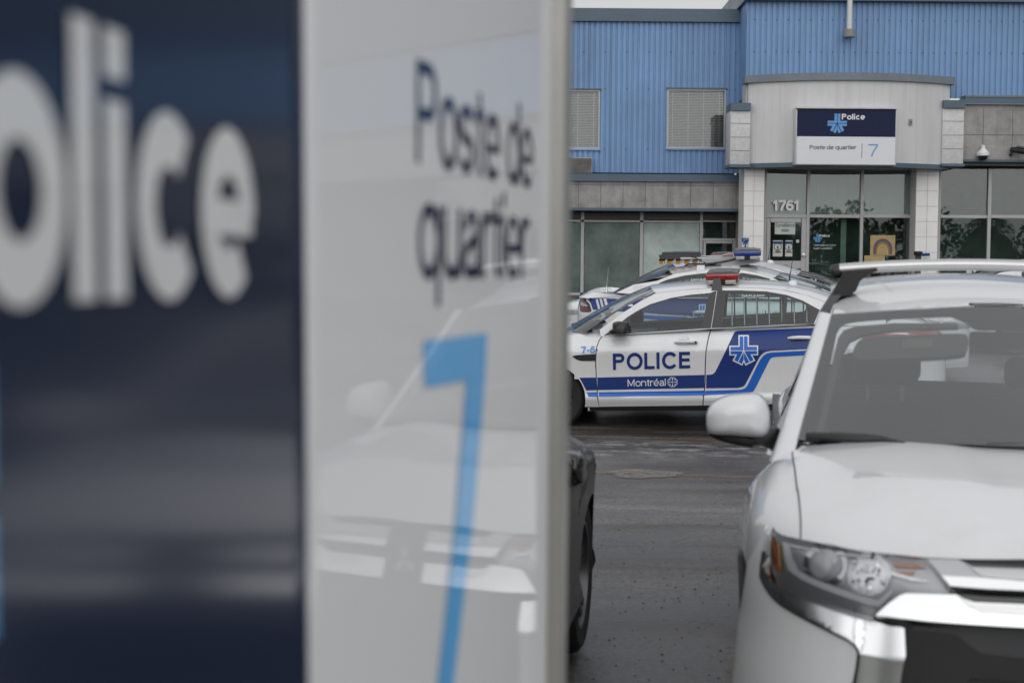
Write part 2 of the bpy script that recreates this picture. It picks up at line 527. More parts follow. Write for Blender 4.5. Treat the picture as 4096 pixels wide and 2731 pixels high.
SKYB = mat('pale_blue_decal', (.09, .30, .66), rough=.35, coat=.4)
WDECAL = mat('white_decal', (.72, .73, .75), rough=.4, coat=.3)
GHOST = mat('ghost_decal', (.60, .61, .64), rough=.3, coat=.6)
CARGLASS = glass('car_glass', (.66, .76, .76), ior=1.48)
WSGLASS = glass('windshield_glass', (.64, .70, .71), ior=2.4)
REARGLASS = glass('rear_window_glass', (.12, .14, .15), ior=1.6)
CLEAR = glass('lamp_cover', (.93, .94, .95), ior=1.42)
INTER = mat('cabin_grey', (.13, .135, .14), rough=.8, var=.3, var_scale=8)
INTERL = mat('cabin_light_grey', (.30, .31, .31), rough=.8)
SEATM = mat('seat_cloth', (.055, .057, .062), rough=.9, bump=.2, bump_scale=120)
RIMD = mat('dark_alloy', (.10, .10, .105), rough=.35, metal=.8)
DKPAINT = mat('dark_grey_paint', (.010, .010, .011), rough=.34, spec=.3, coat=.25, coat_rough=.03)
REDL = mat('red_lens', (.30, .006, .008), rough=.15, coat=1.0, var=.5, var_scale=35)
BLUEL = mat('blue_lens', (.005, .04, .24), rough=.15, coat=1.0, var=.5, var_scale=35)
AMBERL = mat('amber_lens', (.62, .26, .02), rough=.2, coat=1.0)
AMBERR = mat('amber_reflector', (.35, .09, .015), rough=.2, coat=1.0, var=.3, var_scale=60)
LENSG = mat('projector_glass', (.50, .51, .52), rough=.12, coat=1.0)
CLEARL = mat('clear_lamp_lens', (.42, .43, .43), rough=.12, coat=1.0, var=.6, var_scale=90)
LBTOP = mat('lightbar_lid', (.12, .12, .12), rough=.35, var=.3, var_scale=12)
LAMPG = mat('lamp_bowl', (.55, .56, .58), rough=.25, metal=.75, var=.25, var_scale=25)
LAMPD = mat('lamp_bezel', (.36, .365, .38), rough=.3, metal=.5)
DARKGREY = mat('dark_grey_plastic', (.05, .051, .055), rough=.45)

BLUEW = mat('blue_cladding', (.19, .325, .55), rough=.48, spec=.4, var=.14, var_scale=.7, rvar=.08, streak=.22)
FLASH = mat('blue_grey_flashing', (.072, .115, .158), rough=.38, var=.2, var_scale=1.5, rvar=.1)
FLASHG = mat('grey_flashing', (.16, .19, .22), rough=.4, var=.15, var_scale=1.5)
CONC = mat('grey_concrete_panel', (.33, .322, .318), rough=.85, var=.28, var_scale=3.0, streak=.3, bump=.15, bump_scale=90)
JOINT = mat('panel_joint', (.07, .068, .066), rough=.9)
AGG = mat('exposed_aggregate', (.36, .31, .26), rough=.9, var=.45, var_scale=42, bump=.5, bump_scale=60)
STONE = mat('white_stone', (.60, .595, .60), rough=.6, var=.16, var_scale=14, bump=.1, bump_scale=60)
TILE = mat('white_tile', (.80, .79, .785), rough=.4, var=.05, var_scale=3)
PANELW = mat('white_metal_panel', (.59, .59, .60), rough=.42, var=.05, var_scale=1.2, streak=.14)
ALUM = mat('window_aluminium', (.42, .42, .425), rough=.42, metal=.3, var=.08, var_scale=4)
DGLASS = glass('shop_glass', (.76, .82, .80), ior=1.66)
DGLASSL = glass('shop_glass_lower', (.76, .84, .81), ior=1.45)
DGLASS2 = glass('upper_glass', (.92, .94, .93), ior=1.62)
BLIND = mat('blind_slat', (.78, .80, .81), rough=.6)
ROOMD = mat('dark_room', (.13, .15, .145), rough=.9, var=.4, var_scale=1.5)
ROOMG = mat('grey_curtain', (.46, .54, .51), rough=.9, var=.2, var_scale=4)
SOFFIT = mat('soffit', (.13, .12, .115), rough=.7)
SNAVY = mat('sign_navy', (.011, .017, .055), rough=.4, spec=.15)
SWHITE = mat('sign_white', (.66, .67, .70), rough=.3, coat=.6, var=.03, var_scale=2)
SBLUE = mat('sign_blue', (.075, .27, .60), rough=.35, coat=.4)
STEXT = mat('sign_lettering_navy', (.014, .02, .05), rough=.4)
STEXTW = mat('sign_lettering_white', (.72, .72, .73), rough=.4)
NUMW = mat('house_number_grey', (.86, .86, .86), rough=.45)
PAPERW = mat('paper_white', (.55, .60, .58), rough=.8)
PAPERT = mat('kraft_paper', (.46, .36, .18), rough=.85, var=.2, var_scale=8)
ORANGEP = mat('paint_orange', (.55, .17, .03), rough=.8, var=.3, var_scale=30)
GREENP = mat('paint_green', (.05, .20, .12), rough=.8, var=.3, var_scale=30)
REDP = mat('paint_red', (.38, .05, .05), rough=.8, var=.3, var_scale=30)
BLUEP = mat('paint_blue', (.06, .12, .28), rough=.8, var=.3, var_scale=30)
YELLP = mat('paint_yellow', (.60, .42, .20), rough=.8, var=.3, var_scale=30)
POLEW = mat('white_pole', (.62, .62, .62), rough=.4)
LOUVRE = mat('louvre_metal', (.40, .385, .36), rough=.5, metal=.4, var=.35, var_scale=7)
RUST = mat('brown_post', (.05, .028, .022), rough=.7)
PNAVY = mat('pylon_navy', (.012, .020, .050), rough=.12, spec=.56)
PWHITE = mat('pylon_white', (.74, .75, .77), rough=.03, spec=.45)
PTEXTW = mat('pylon_lettering_white', (.72, .73, .74), rough=.04, spec=.4)
PTEXTN = mat('pylon_lettering_navy', (.012, .018, .06), rough=.04, spec=.45)
PBLUE = mat('pylon_blue', (.14, .45, .84), rough=.04, spec=.45)
PFRAME = mat('pylon_frame', (.34, .335, .315), rough=.4, metal=.5, rvar=.05)
GREYP = mat('grey_box', (.25, .245, .235), rough=.6)

# ground
def ground_mat():
    m = bpy.data.materials.new('wet_asphalt'); m.use_nodes = True
    nt = m.node_tree; N = nt.nodes; L = nt.links; b = N['Principled BSDF']
    tc = N.new('ShaderNodeTexCoord')
    def noise(scale, det=5, rgh=.6, vec=None, stretch=None):
        n = N.new('ShaderNodeTexNoise'); n.inputs['Scale'].default_value = scale; n.inputs['Detail'].default_value = det; n.inputs['Roughness'].default_value = rgh
        if stretch:
            mp = N.new('ShaderNodeMapping'); mp.inputs['Scale'].default_value = stretch
            L.new(tc.outputs['Object'], mp.inputs[0]); L.new(mp.outputs[0], n.inputs['Vector'])
        else: L.new(tc.outputs['Object'], n.inputs['Vector'])
        return n
    def rng(src, a, b_, c, d):
        mr = N.new('ShaderNodeMapRange'); mr.inputs[1].default_value = a; mr.inputs[2].default_value = b_; mr.inputs[3].default_value = c; mr.inputs[4].default_value = d
        L.new(src, mr.inputs[0]); return mr.outputs[0]
    def mixc(fac, A, B):
        mx = N.new('ShaderNodeMix'); mx.data_type = 'RGBA'
        L.new(fac, mx.inputs[0])
        for s_, v in ((6, A), (7, B)):
            if isinstance(v, tuple): mx.inputs[s_].default_value = (*v, 1)
            else: L.new(v, mx.inputs[s_])
        return mx.outputs[2]
    grit = noise(75, 3, .75); grit2 = noise(24, 6, .8); big = noise(.55, 5, .6, stretch=(.35, 1, 1)); mid = noise(2.3, 6, .65, stretch=(.45, 1, 1))
    c = mixc(rng(grit2.outputs['Fac'], .40, .60, 0, 1), (.055, .054, .054), (.165, .161, .160))
    c = mixc(rng(grit.outputs['Fac'], .57, .64, 0, 1), c, (.27, .255, .235))
    c = mixc(rng(grit.outputs['Fac'], .42, .36, 0, 1), c, (.016, .016, .016))
    damp = rng(big.outputs['Fac'], .44, .56, 0, 1)
    wet = rng(mid.outputs['Fac'], .40, .62, 0, 1)
    mm = N.new('ShaderNodeMath'); mm.operation = 'MULTIPLY_ADD'; L.new(damp, mm.inputs[0]); mm.inputs[1].default_value = .65
    sc_ = N.new('ShaderNodeMath'); sc_.operation = 'MULTIPLY'; L.new(wet, sc_.inputs[0]); sc_.inputs[1].default_value = .35
    L.new(sc_.outputs[0], mm.inputs[2])
    dk = N.new('ShaderNodeMix'); dk.data_type = 'RGBA'; dk.blend_type = 'MULTIPLY'; dk.inputs[7].default_value = (.36, .34, .32, 1)
    L.new(mm.outputs[0], dk.inputs[0])
    # brown stained streaks and paler dry streaks lying across the aisle
    st = noise(1.15, 6, .62, stretch=(.16, 1, 1)); c = mixc(rng(st.outputs['Fac'], .50, .60, 0, 1), c, c)
    tint = N.new('ShaderNodeMix'); tint.data_type = 'RGBA'; tint.blend_type = 'MULTIPLY'; tint.inputs[7].default_value = (.56, .46, .38, 1)
    L.new(rng(st.outputs['Fac'], .52, .62, 0, 1), tint.inputs[0]); L.new(c, tint.inputs[6])
    dry = N.new('ShaderNodeMix'); dry.data_type = 'RGBA'; dry.blend_type = 'MULTIPLY'; dry.inputs[7].default_value = (1.5, 1.53, 1.6, 1)
    L.new(rng(st.outputs['Fac'], .46, .38, 0, 1), dry.inputs[0]); L.new(tint.outputs[2], dry.inputs[6])
    L.new(dry.outputs[2], dk.inputs[6])
    # pale worn scatter ahead of the patrol car
    sep = N.new('ShaderNodeSeparateXYZ'); L.new(tc.outputs['Object'], sep.inputs[0])
    band = N.new('ShaderNodeMath'); band.operation = 'MULTIPLY'
    L.new(rng(sep.outputs['Y'], 12.6, 13.3, 0, 1), band.inputs[0]); L.new(rng(sep.outputs['Y'], 14.3, 13.9, 0, 1), band.inputs[1])
    worn = noise(5.0, 7, .75, stretch=(.5, 1.0, 1))
    wm = N.new('ShaderNodeMath'); wm.operation = 'MULTIPLY'
    L.new(band.outputs[0], wm.inputs[0]); L.new(rng(worn.outputs['Fac'], .50, .57, 0, 1), wm.inputs[1])
    fin = mixc(wm.outputs[0], dk.outputs[2], (.28, .265, .25))
    L.new(fin, b.inputs['Base Color'])
    ro = rng(mm.outputs[0], 0, 1, .48, .26)
    L.new(ro, b.inputs['Roughness']); b.inputs['Specular IOR Level'].default_value = .5
    bp = N.new('ShaderNodeBump'); bp.inputs['Strength'].default_value = .55; bp.inputs['Distance'].default_value = .006
    L.new(grit2.outputs['Fac'], bp.inputs['Height'])
    bp2 = N.new('ShaderNodeBump'); bp2.inputs['Strength'].default_value = .35; bp2.inputs['Distance'].default_value = .004
    L.new(grit.outputs['Fac'], bp2.inputs['Height']); L.new(bp.outputs[0], bp2.inputs['Normal']); L.new(bp2.outputs[0], b.inputs['Normal'])
    return m
ASPH = ground_mat()

def worn_paint(name, col, thr):
    m = bpy.data.materials.new(name); m.use_nodes = True
    nt = m.node_tree; N = nt.nodes; L = nt.links; b = N['Principled BSDF']; o = N['Material Output']
    b.inputs['Base Color'].default_value = (*col, 1); b.inputs['Roughness'].default_value = .6
    tc = N.new('ShaderNodeTexCoord'); n = N.new('ShaderNodeTexNoise'); n.inputs['Scale'].default_value = 55; n.inputs['Detail'].default_value = 6; n.inputs['Roughness'].default_value = .75
    L.new(tc.outputs['Object'], n.inputs['Vector'])
    mr = N.new('ShaderNodeMapRange'); mr.inputs[1].default_value = thr; mr.inputs[2].default_value = thr + .06
    L.new(n.outputs['Fac'], mr.inputs[0])
    tr = N.new('ShaderNodeBsdfTransparent'); mx = N.new('ShaderNodeMixShader')
    L.new(mr.outputs[0], mx.inputs[0]); L.new(tr.outputs[0], mx.inputs[1]); L.new(b.outputs[0], mx.inputs[2]); L.new(mx.outputs[0], o.inputs[0])
    return m
LINEP = worn_paint('worn_orange_paint', (.33, .17, .05), .50)
STALLP = worn_paint('faded_orange_paint', (.30, .16, .05), .56)
PATCHP = worn_paint('worn_grey_patch', (.25, .23, .215), .46)
GRASS = mat('lawn', (.045, .075, .02), rough=.9, var=.4, var_scale=3)
LEAF = mat('leaf_green', (.07, .11, .05), rough=.7, var=.45, var_scale=2)
LEAFD = mat('conifer_green', (.035, .065, .045), rough=.75, var=.4, var_scale=2)
BARK = mat('bark', (.06, .045, .035), rough=.9, var=.4, var_scale=10)
# ------------------------------------------------------------------ ground
_gz = interp([(13.6, 0), (15.0, .015), (16.3, .05), (18.6, .27), (20.2, .35), (22.8, .46), (33, .86), (60, 1.4)])
def gz(x, y): return _gz(y)
def ground():
    ys = [-6 + .5 * i for i in range(132)] + [64, 80, 140, 400]
    xs = [-300, -80, -40] + [-20 + 2 * i for i in range(26)] + [40, 80, 300]
    V = [(x, y, gz(x, y)) for y in ys for x in xs]; m = len(xs)
    Fc = [(i * m + j, i * m + j + 1, (i + 1) * m + j + 1, (i + 1) * m + j) for i in range(len(ys) - 1) for j in range(m - 1)]
    tag(link_mesh('parking_lot_ground', V, Fc, ASPH, smooth=True), kind='structure')
    b = MB(); b.box((-60, -6.0, -.1), (60, 5.25, .012)); tag(b.build('bounce_pavement', mat('pale_pavement', (.50, .49, .47), rough=.85, var=.2, var_scale=2)), kind='structure')  # unseen pale pavement, extended under the cars to bounce light onto the SUV bumper
    b = MB(); b.box((-300, -400, -.12), (300, -6.02, .10)); tag(b.build('lawn', GRASS), kind='structure')
ground()
# ------------------------------------------------------------------ car bodies: local x = across, y = rearwards from the nose, z = up
class Body:
    def __init__(s, W, p, m, q, zm, Ht, y0, Lf, y1, Lr, z0, prof=None, qr=None, plan=None):
        s.W0 = W; s.p = p; s.m = m; s.q = q; s.qr = qr or q; s.zm = zm; s.Ht = Ht; s.y0 = y0; s.Lf = Lf; s.y1 = y1; s.Lr = Lr; s.z0 = z0
        s.prof = prof or (lambda z: 0.0); s.plan = plan or (lambda y: 0.0)
    def W(s, y, z): return s.W0 + s.prof(z) + s.plan(y)
    def C(s, y):
        if y < s.y0: return (min(1.0, (s.y0 - y) / s.Lf)) ** s.q
        if y > s.y1: return (min(1.0, (y - s.y1) / s.Lr)) ** s.qr
        return 0.0
    def B(s, y, z): return (max(0, z - s.zm) / max(.02, s.Ht(y) - s.zm)) ** s.m
    def A(s, x, y, z): return (abs(x) / s.W(y, z)) ** s.p
    def G(s, p): 
        y = p.y
        e = 0
        if y < s.y0 - s.Lf: e = s.y0 - s.Lf - y
        if y > s.y1 + s.Lr: e = y - s.y1 - s.Lr
        return s.A(p.x, y, p.z) + s.B(y, p.z) + s.C(y) - 1 + e
    def side(s, y, z, sg=-1):
        v = max(1e-6, 1 - s.B(y, z) - s.C(y))
        return Vector((sg * s.W(y, z) * v ** (1 / s.p), y, z))
    def top(s, x, y):
        z = s.Ht(y)
        for _ in range(4):
            v = max(1e-6, 1 - s.A(x, y, z) - s.C(y))
            z = s.zm + (s.Ht(y) - s.zm) * v ** (1 / s.m)
        return Vector((x, y, z))
    def front(s, x, z):
        y = s.y0 - s.Lf
        for _ in range(5):
            v = max(1e-9, 1 - s.A(x, y, z) - s.B(y, z))
            y = s.y0 - s.Lf * v ** (1 / s.q)
        return Vector((x, y, z))
    def rear(s, x, z):
        y = s.y1 + s.Lr
        for _ in range(5):
            v = max(1e-9, 1 - s.A(x, y, z) - s.B(y, z))
            y = s.y1 + s.Lr * v ** (1 / s.qr)
        return Vector((x, y, z))
    def shell(s, name, mat_, parent, keep=None, nst=60, nsec=26, nlow=9, nose=26):
        st = []
        for i in range(nose):
            k = (i / nose) ** .8
            k = max(k, .0006)
            st.append((s.y0 - s.Lf * (1 - k ** s.p) ** (1 / s.q), k ** s.p))
        for i in range(nst + 1): st.append((s.y0 + (s.y1 - s.y0) * i / nst, 1.0))
        for i in range(nose):
            k = max(.0006, (1 - (i + 1) / nose) ** .8)
            st.append((s.y1 + s.Lr * (1 - k ** s.p) ** (1 / s.qr), k ** s.p))
        V = []; rows = []
        for y, Rr in st:
            half = []
            for j in range(nsec + 1):
                a = PI / 2 * j / nsec
                zz = s.zm + (s.Ht(y) - s.zm) * (Rr ** (1 / s.m)) * max(0, math.cos(a)) ** (2 / s.m)
                half.append((s.W(y, zz) * (Rr ** (1 / s.p)) * math.sin(a) ** (2 / s.p), zz))
            for j in range(1, nlow + 1):
                zz = s.zm + (s.z0 - s.zm) * j / nlow
                half.append((s.W(y, zz) * (Rr ** (1 / s.p)), zz))
            ring = [Vector((-x, y, z)) for x, z in reversed(half)] + [Vector((x, y, z)) for x, z in half[1:]]
            rows.append(ring)
        m = len(rows[0]); V = [v for r_ in rows for v in r_]; faces = []
        for i in range(len(rows) - 1):
            for j in range(m - 1):
                ix = (i * m + j, (i + 1) * m + j, (i + 1) * m + j + 1, i * m + j + 1)
                c = (V[ix[0]] + V[ix[1]] + V[ix[2]] + V[ix[3]]) / 4
                if keep and not keep(c): continue
                if (V[ix[2]] - V[ix[0]]).cross(V[ix[3]] - V[ix[1]]).length < 1e-9: continue
                faces.append(ix)
        def grad(p):
            e = 2e-3
            g = Vector((s.G(p + Vector((e, 0, 0))) - s.G(p - Vector((e, 0, 0))), s.G(p + Vector((0, e, 0))) - s.G(p - Vector((0, e, 0))), s.G(p + Vector((0, 0, e))) - s.G(p - Vector((0, 0, e)))))
            return g.normalized() if g.length > 1e-9 else Vector((0, -1, 0))
        N = [grad(v) for v in V]
        nrm = []; ff = []
        for f in faces:
            f = list(f)
            g = (V[f[2]] - V[f[0]]).cross(V[f[3]] - V[f[1]])
            if g.dot(N[f[0]] + N[f[2]]) < 0: f.reverse()
            ff.append(tuple(f)); nrm += [N[k] for k in f]
        return link_mesh(name, V, ff, mat_, parent, normals=nrm)

def hit(p, M, G, lo, hi, step=.02):
    """first place where the sight line through photo point p meets G = 0, in the car's own metres"""
    Mi = M.inverted()
    o = Mi @ EYE; d = (Mi.to_3x3() @ ray(p))
    t = lo; a = G(o + d * t)
    while t < hi:
        b = G(o + d * (t + step))
        if (a > 0) != (b > 0):
            x0, x1 = t, t + step
            for _ in range(30):
                xm = (x0 + x1) / 2
                if (G(o + d * xm) > 0) == (a > 0): x0 = xm
                else: x1 = xm
            return o + d * x1
        a = b; t += step
    # the line misses: take the nearest approach
    best = min((abs(G(o + d * (lo + (hi - lo) * i / 400))), lo + (hi - lo) * i / 400) for i in range(401))
    return o + d * best[1]

def wheel(name, parent, loc, rad, width, side, spokes=5, rimcol=None, steel=False):
    """side = -1/+1: which way the outer face looks along local x"""
    t = bpy.data.objects.new(name, None); COL.objects.link(t); t.parent = parent; t.location = loc
    t.empty_display_size = .1
    M = Matrix.Rotation(PI / 2 * side, 4, 'Y')
    b = MB(); w = width / 2; rr = rad * .66
    b.lathe([(rr, -w * .9), (rad - .035, -w), (rad - .012, -w * .85), (rad, -w * .6), (rad, w * .6), (rad - .012, w * .85), (rad - .035, w), (rr, w * .9)], 48, M, close=True)
    b.build('tyre', RUBBER, t, smooth=40)
    r_ = MB()
    r_.lathe([(rr, -w * .9), (rr - .012, -w * .7), (rr - .02, w * .3), (rr - .004, w * .92), (rr + .008, w * .94), (rr, w * .85)], 48, M, close=True)
    r_.lathe([(.0, w * .30), (.075, w * .55), (.07, w * .62), (.03, w * .66), (.0, w * .66)], 20, M, close=True)
    for i in range(spokes):
        a = 2 * PI * i / spokes
        for da in (-.16, .16):
            ca, sa = math.cos(a + da * .35), math.sin(a + da * .35); cb, sb = math.cos(a + da), math.sin(a + da)
            p0 = Vector((.05 * ca, .05 * sa, w * .58)); p1 = Vector((rr * cb * .98, rr * sb * .98, w * .82))
            n = Vector((-sb, cb, 0)); k0, k1 = .020, .017
            pts = [p0 + n * k0, p0 - n * k0, p1 - n * k1, p1 + n * k1]
            r_.prism([M @ q for q in pts], M.to_3x3() @ Vector((0, 0, -.03)))
    r_.build('rim', rimcol or ALLOY, t, smooth=35)
    d = MB(); d.lathe([(.0, -w * .3), (rr - .03, -w * .3), (rr - .03, -w * .2), (.0, -w * .2)], 32, M, close=True)
    d.build('brake_disc', DARKGREY, t, smooth=30)
    return t
# ------------------------------------------------------------------ white SUV in the foreground
def suv():
    M = Matrix.Translation((1.52, 3.6, .03)) @ Matrix.Rotation(-R(10), 4, 'Z') @ Matrix.Rotation(R(.5), 4, 'Y')
    root = empty('white_suv', M=M, label='white SUV parked facing the viewer with a silver roof rack and chrome grille', cat='SUV')
    HtF = interp([(0, 1.025), (.3, 1.05), (.65, 1.066), (1.05, 1.092), (1.4, 1.10), (4.0, 1.12), (4.6, 1.05)])
    prof = interp([(.2, -.03), (.32, .015), (.40, .0), (.50, .0), (.64, -.004), (.76, .0), (.92, -.002), (1.02, -.012), (1.2, -.03)])
    B = Body(.942, 5, 6, 2.4, .6, HtF, .95, .95, 4.05, .62, .24, prof, plan=interp([(0, 0), (.9, .005), (1.45, -.070), (1.8, -.105), (2.6, -.115), (3.6, -.11), (4.6, -.13)]))
    outv = lambda p: Vector((p.x, (p.y - 2.2) * .8 if p.y < 1 or p.y > 3.9 else 0, p.z - .5))
    fwd = lambda p: Vector((p.x * .3, -1, .1)); upv = lambda p: Vector((0, -.2, 1))
    mir = lambda v: (-v[0], v[1], v[2])
    AX = (.93, 3.60); WR = .352; AZ = .325
    def keep(c):
        for ay in AX:
            if abs(c.x) > .55 and c.z < 1.0 and math.hypot(c.y - ay, c.z - AZ) < .42: return False
        if 1.12 < c.y < 4.35 and abs(c.x) < .70 and c.z > .95: return False
        return True
    B.shell('body', WHITE, root, keep)
    H = lambda p: hit(p, M, B.G, 2.6, 7.0)
    fx = lambda pts, Z=Z7: [(q.x, q.z) for q in (H(Z(*p)) for p in pts)]
    tx = lambda pts, Z=Z7: [(q.x, q.y) for q in (H(Z(*p)) for p in pts)]
    Sf = lambda x, z: B.front(x, z); St = lambda x, y: B.top(x, y); Ss = lambda y, z: B.side(y, z)
    def F2(name, loops, m, off, thick=0.0, cell=.05, par=None, mirror=True):
        return patch(name, loops, Sf, m, par or root, off, thick, cell, fwd, mir if mirror else None)
    def full(half):
        """closes a half outline that ends on the centre line into a symmetric one"""
        return half + [(-x, z) for x, z in reversed(half)]
    # --- hood: left seam from the photo, front edge, closed on the centre line
    seam = tx(cr([(604, 418), (606, 300), (600, 190), (590, 90), (578, 0)], 3)) + tx(cr([(700, 1560), (680, 1380), (664, 1290), (670, 1250), (700, 1222), (740, 1213)], 3)[1:], Z6)
    seam = [(x, y) for x, y in seam if y < 1.16]
    fr = tx(cr([(2352, 566), (2000, 566), (1600, 553), (1300, 530), (1080, 500), (860, 466), (700, 438), (614, 420)], 3))
    fr = [(x, max(y, .035)) for x, y in fr]
    half = [(0, fr[0][1] - .004)] + fr + seam
    half.append((half[-1][0] * .5, 1.10)); half.append((0, 1.075))
    cren = lambda a, b, t: (lambda k: k * k * (3 - 2 * k))(min(1, max(0, (t - a) / (b - a))))
    def Shood(x, y):
        p = B.top(x, y)
        c = cren(.66, .42, abs(x) - .10 * (1 - y)) * cren(.10, .45, y)
        p.z += .008 * c - .006 * cren(.28, .16, abs(x)) * cren(.25, .7, y)
        return p
    patch('hood', [full(half)], Shood, WHITE, root, .003, .012, .035, upv)
    # hood shut line down to the wing, both sides
    def strip(line, w0, w1):
        L = [Vector(p) for p in line]; a = []; b = []
        for i, p in enumerate(L):
            t = (L[min(i + 1, len(L) - 1)] - L[max(0, i - 1)]).normalized(); n = Vector((-t.y, t.x))
            a.append(tuple(p + n * w0)); b.append(tuple(p + n * w1))
        return a + b[::-1]
    patch('hood_gap', [strip(seam, -.001, .005)], St, SEAM, root, .0012, 0, .05, upv, mir)
    # --- black slot under the hood edge
    top = [(2352, 568), (2000, 567), (1600, 554), (1300, 531), (1080, 500), (860, 467), (700, 438), (600, 414), (470, 382), (400, 345), (372, 298)]
    bot = [(380, 330), (410, 365), (470, 398), (610, 436), (700, 462), (860, 492), (1080, 532), (1300, 562), (1580, 590), (2000, 604), (2352, 606)]
    F2('hood_edge_slot', [[(.0, fx([(2352, 568)])[0][1])] + fx(top) + fx(bot) + [(.0, fx([(2352, 606)])[0][1])]], SEAM, .002)
    # --- black grille backing and lower intake
    gr = fx([(1585, 582), (1700, 690), (1830, 835), (1430, 835), (1215, 985), (1170, 1045), (1300, 1085), (1405, 1095), (1425, 1290), (1405, 1400), (1385, 1536)])
    zt = fx([(2352, 590)])[0][1]
    gr = [(0, zt)] + gr + [(gr[-1][0] + .01, .43), (gr[-1][0] + .12, .36), (0, .36)]
    F2('grille_backing', [full(gr)], GLOSSB, .0025, mirror=False)
    lo = fx([(1440, 1105), (1620, 1118), (1810, 1142), (1900, 1215), (2010, 1290), (2352, 1330)])
    lo2 = fx([(2352, 1100), (1900, 1092), (1500, 1078)])
    F2('intake_surround', [[(0, lo[-1][1])] + lo[::-1] + lo2[::-1] + [(0, lo2[0][1])]], DARKGREY, .012, .010)
    n = fx([(2000, 1300), (2352, 1345), (1430, 1536), (1400, 1400)])
    for zz in (.60, .545, .49, .435):
        F2('intake_bar', [rnd([(-.33, zz), (0, zz), (0, zz + .012), (-.33, zz + .012)], .003)], BLACKP, .012, .008, mirror=True)
    def tilted(zt, k, zlo=0.0):
        def S(x, z):
            e_ = .004; n = (Sf(x + e_, z) - Sf(x - e_, z)).cross(Sf(x, z + e_) - Sf(x, z - e_))
            n.z = 0
            n = n.normalized() if n.length > 1e-9 else Vector((0, -1, 0))
            if n.y > 0: n = -n
            return B.front(x, z) + n * (k * max(0.0, zt - max(z, zlo)))
        return S
    def F3(name, loops, S, m, off, thick=0.0, cell=.04, par=None):
        return patch(name, loops, S, m, par or root, off, thick, cell, fwd, mir)
    # --- chrome bars of the grille (upper and lower), with their grey hollows
    ub = fx([(1592, 580), (1830, 587), (1880, 612), (1940, 640), (2352, 655)])
    ub2 = fx([(2352, 806), (2050, 792), (1762, 770), (1690, 690)])
    za, zb = ub[-1][1], ub2[0][1]
    Su = tilted(za + .03, .42)
    F3('grille_bar', [[(-.085, za + .002)] + ub[::-1] + ub2[::-1] + [(-.085, zb)]], Su, CHROME, .014, .07)
    hb = fx([(1872, 606), (1940, 662), (2010, 708), (2352, 738), (2352, 668), (1945, 648)])
    F3('grille_bar_inset', [hb], Su, SATIN, .0155)
    lb = fx([(1215, 985), (1300, 905), (1380, 850), (1432, 833), (1812, 846), (1870, 876), (1950, 900), (2352, 918)])
    lb2 = fx([(2352, 1078), (2000, 1058), (1600, 1030), (1400, 1008)])
    zc, zd = lb[-1][1], lb2[0][1]
    Sl = tilted(zc + .04, .44)
    F3('grille_bar', [[(-.085, zc)] + lb[::-1] + lb2[::-1] + [(-.085, zd)]], Sl, CHROME, .014, .09)
    hb = fx([(1830, 860), (1900, 925), (1990, 968), (2352, 992), (2352, 930), (1940, 910)])
    F3('grille_bar_inset', [hb], Sl, SATIN, .0155)
    # three-lozenge badge between the bars
    bd = MB(); zb0 = (za + zd) / 2; s_ = .052
    def loz(cx, cz, a):
        c, s = math.cos(a), math.sin(a); pts = [(0, 0), (.5, .29), (1, 0), (.5, -.29)]
        q = [Vector((cx + s_ * (c * u - s * v), 0, cz + s_ * (s * u + c * v))) for u, v in pts]
        y = B.front(0, cz).y
        bd.prism([Vector((p.x, y - .030, p.z)) for p in q], (0, .012, 0))
    for a in (90, 210, 330): loz(0, zb0 - .008, R(a))
    bd.build('badge', CHROME, root)
    F2('badge_backing', [full([(-.086, za), (-.086, zd), (0, zd)] + [(0, za)])], BLACKP, .010, .008, mirror=False)
    # --- chrome blade under each headlight, turned down beside the intake
    out_ = fx(cr([(371, 297), (350, 400), (335, 560), (332, 680), (352, 742), (420, 838), (520, 920), (700, 1020), (900, 1120), (1020, 1180), (1078, 1240), (1094, 1290)], 3))
    leg = fx([(1085, 1400), (1064, 1530)])
    inn = fx([(1385, 1530), (1410, 1360), (1428, 1290), (1412, 1100), (1380, 1090), (1300, 1083), (1172, 1045)])
    up = fx([(1000, 992), (800, 922), (650, 862), (500, 782), (430, 722), (386, 652), (366, 560), (366, 450), (380, 330)])
    foot = [(leg[-1][0] + .012, .47), (inn[0][0] + .006, .45)]
    ch = out_ + leg + foot + inn + up
    Sbl = tilted(.90, .10, .42)
    lowz = sorted((x, z) for x, z in out_)
    lz = [lowz[0]]
    for q in lowz[1:]:
        if q[0] - lz[-1][0] > .004: lz.append(q)
    zlow = interp(lz)
    def Sblade(x, z):
        zl = zlow(x); e_ = .004
        n = (Sf(x + e_, z) - Sf(x - e_, z)).cross(Sf(x, z + e_) - Sf(x, z - e_)); n.z = 0
        n = n.normalized() if n.length > 1e-9 else Vector((0, -1, 0))
        if n.y > 0: n = -n
        o = .10 * max(0, .90 - max(min(z, zl), .42)) + .012 - .42 * max(0, min(z - zl, .11))
        return B.front(x, z) + n * o
    F3('chrome_blade', [ch], Sblade, BRIGHT, .0, .05, .02)
    F3('bumper_corner', [out_ + leg + [(foot[0][0] - .004, .46), (foot[0][0] + .01, .27), (-.895, .27), (-.905, .60), (-.90, .80), (-.87, .885)]], Sbl, WHITE, .002, .06, .03)
    F2('blade_gap', [strip(out_[5:] + leg, -.009, .001)], SEAM, .0015) if False else F3('blade_gap', [strip(out_[5:] + leg, -.009, .001)], Sbl, SEAM, .0045)
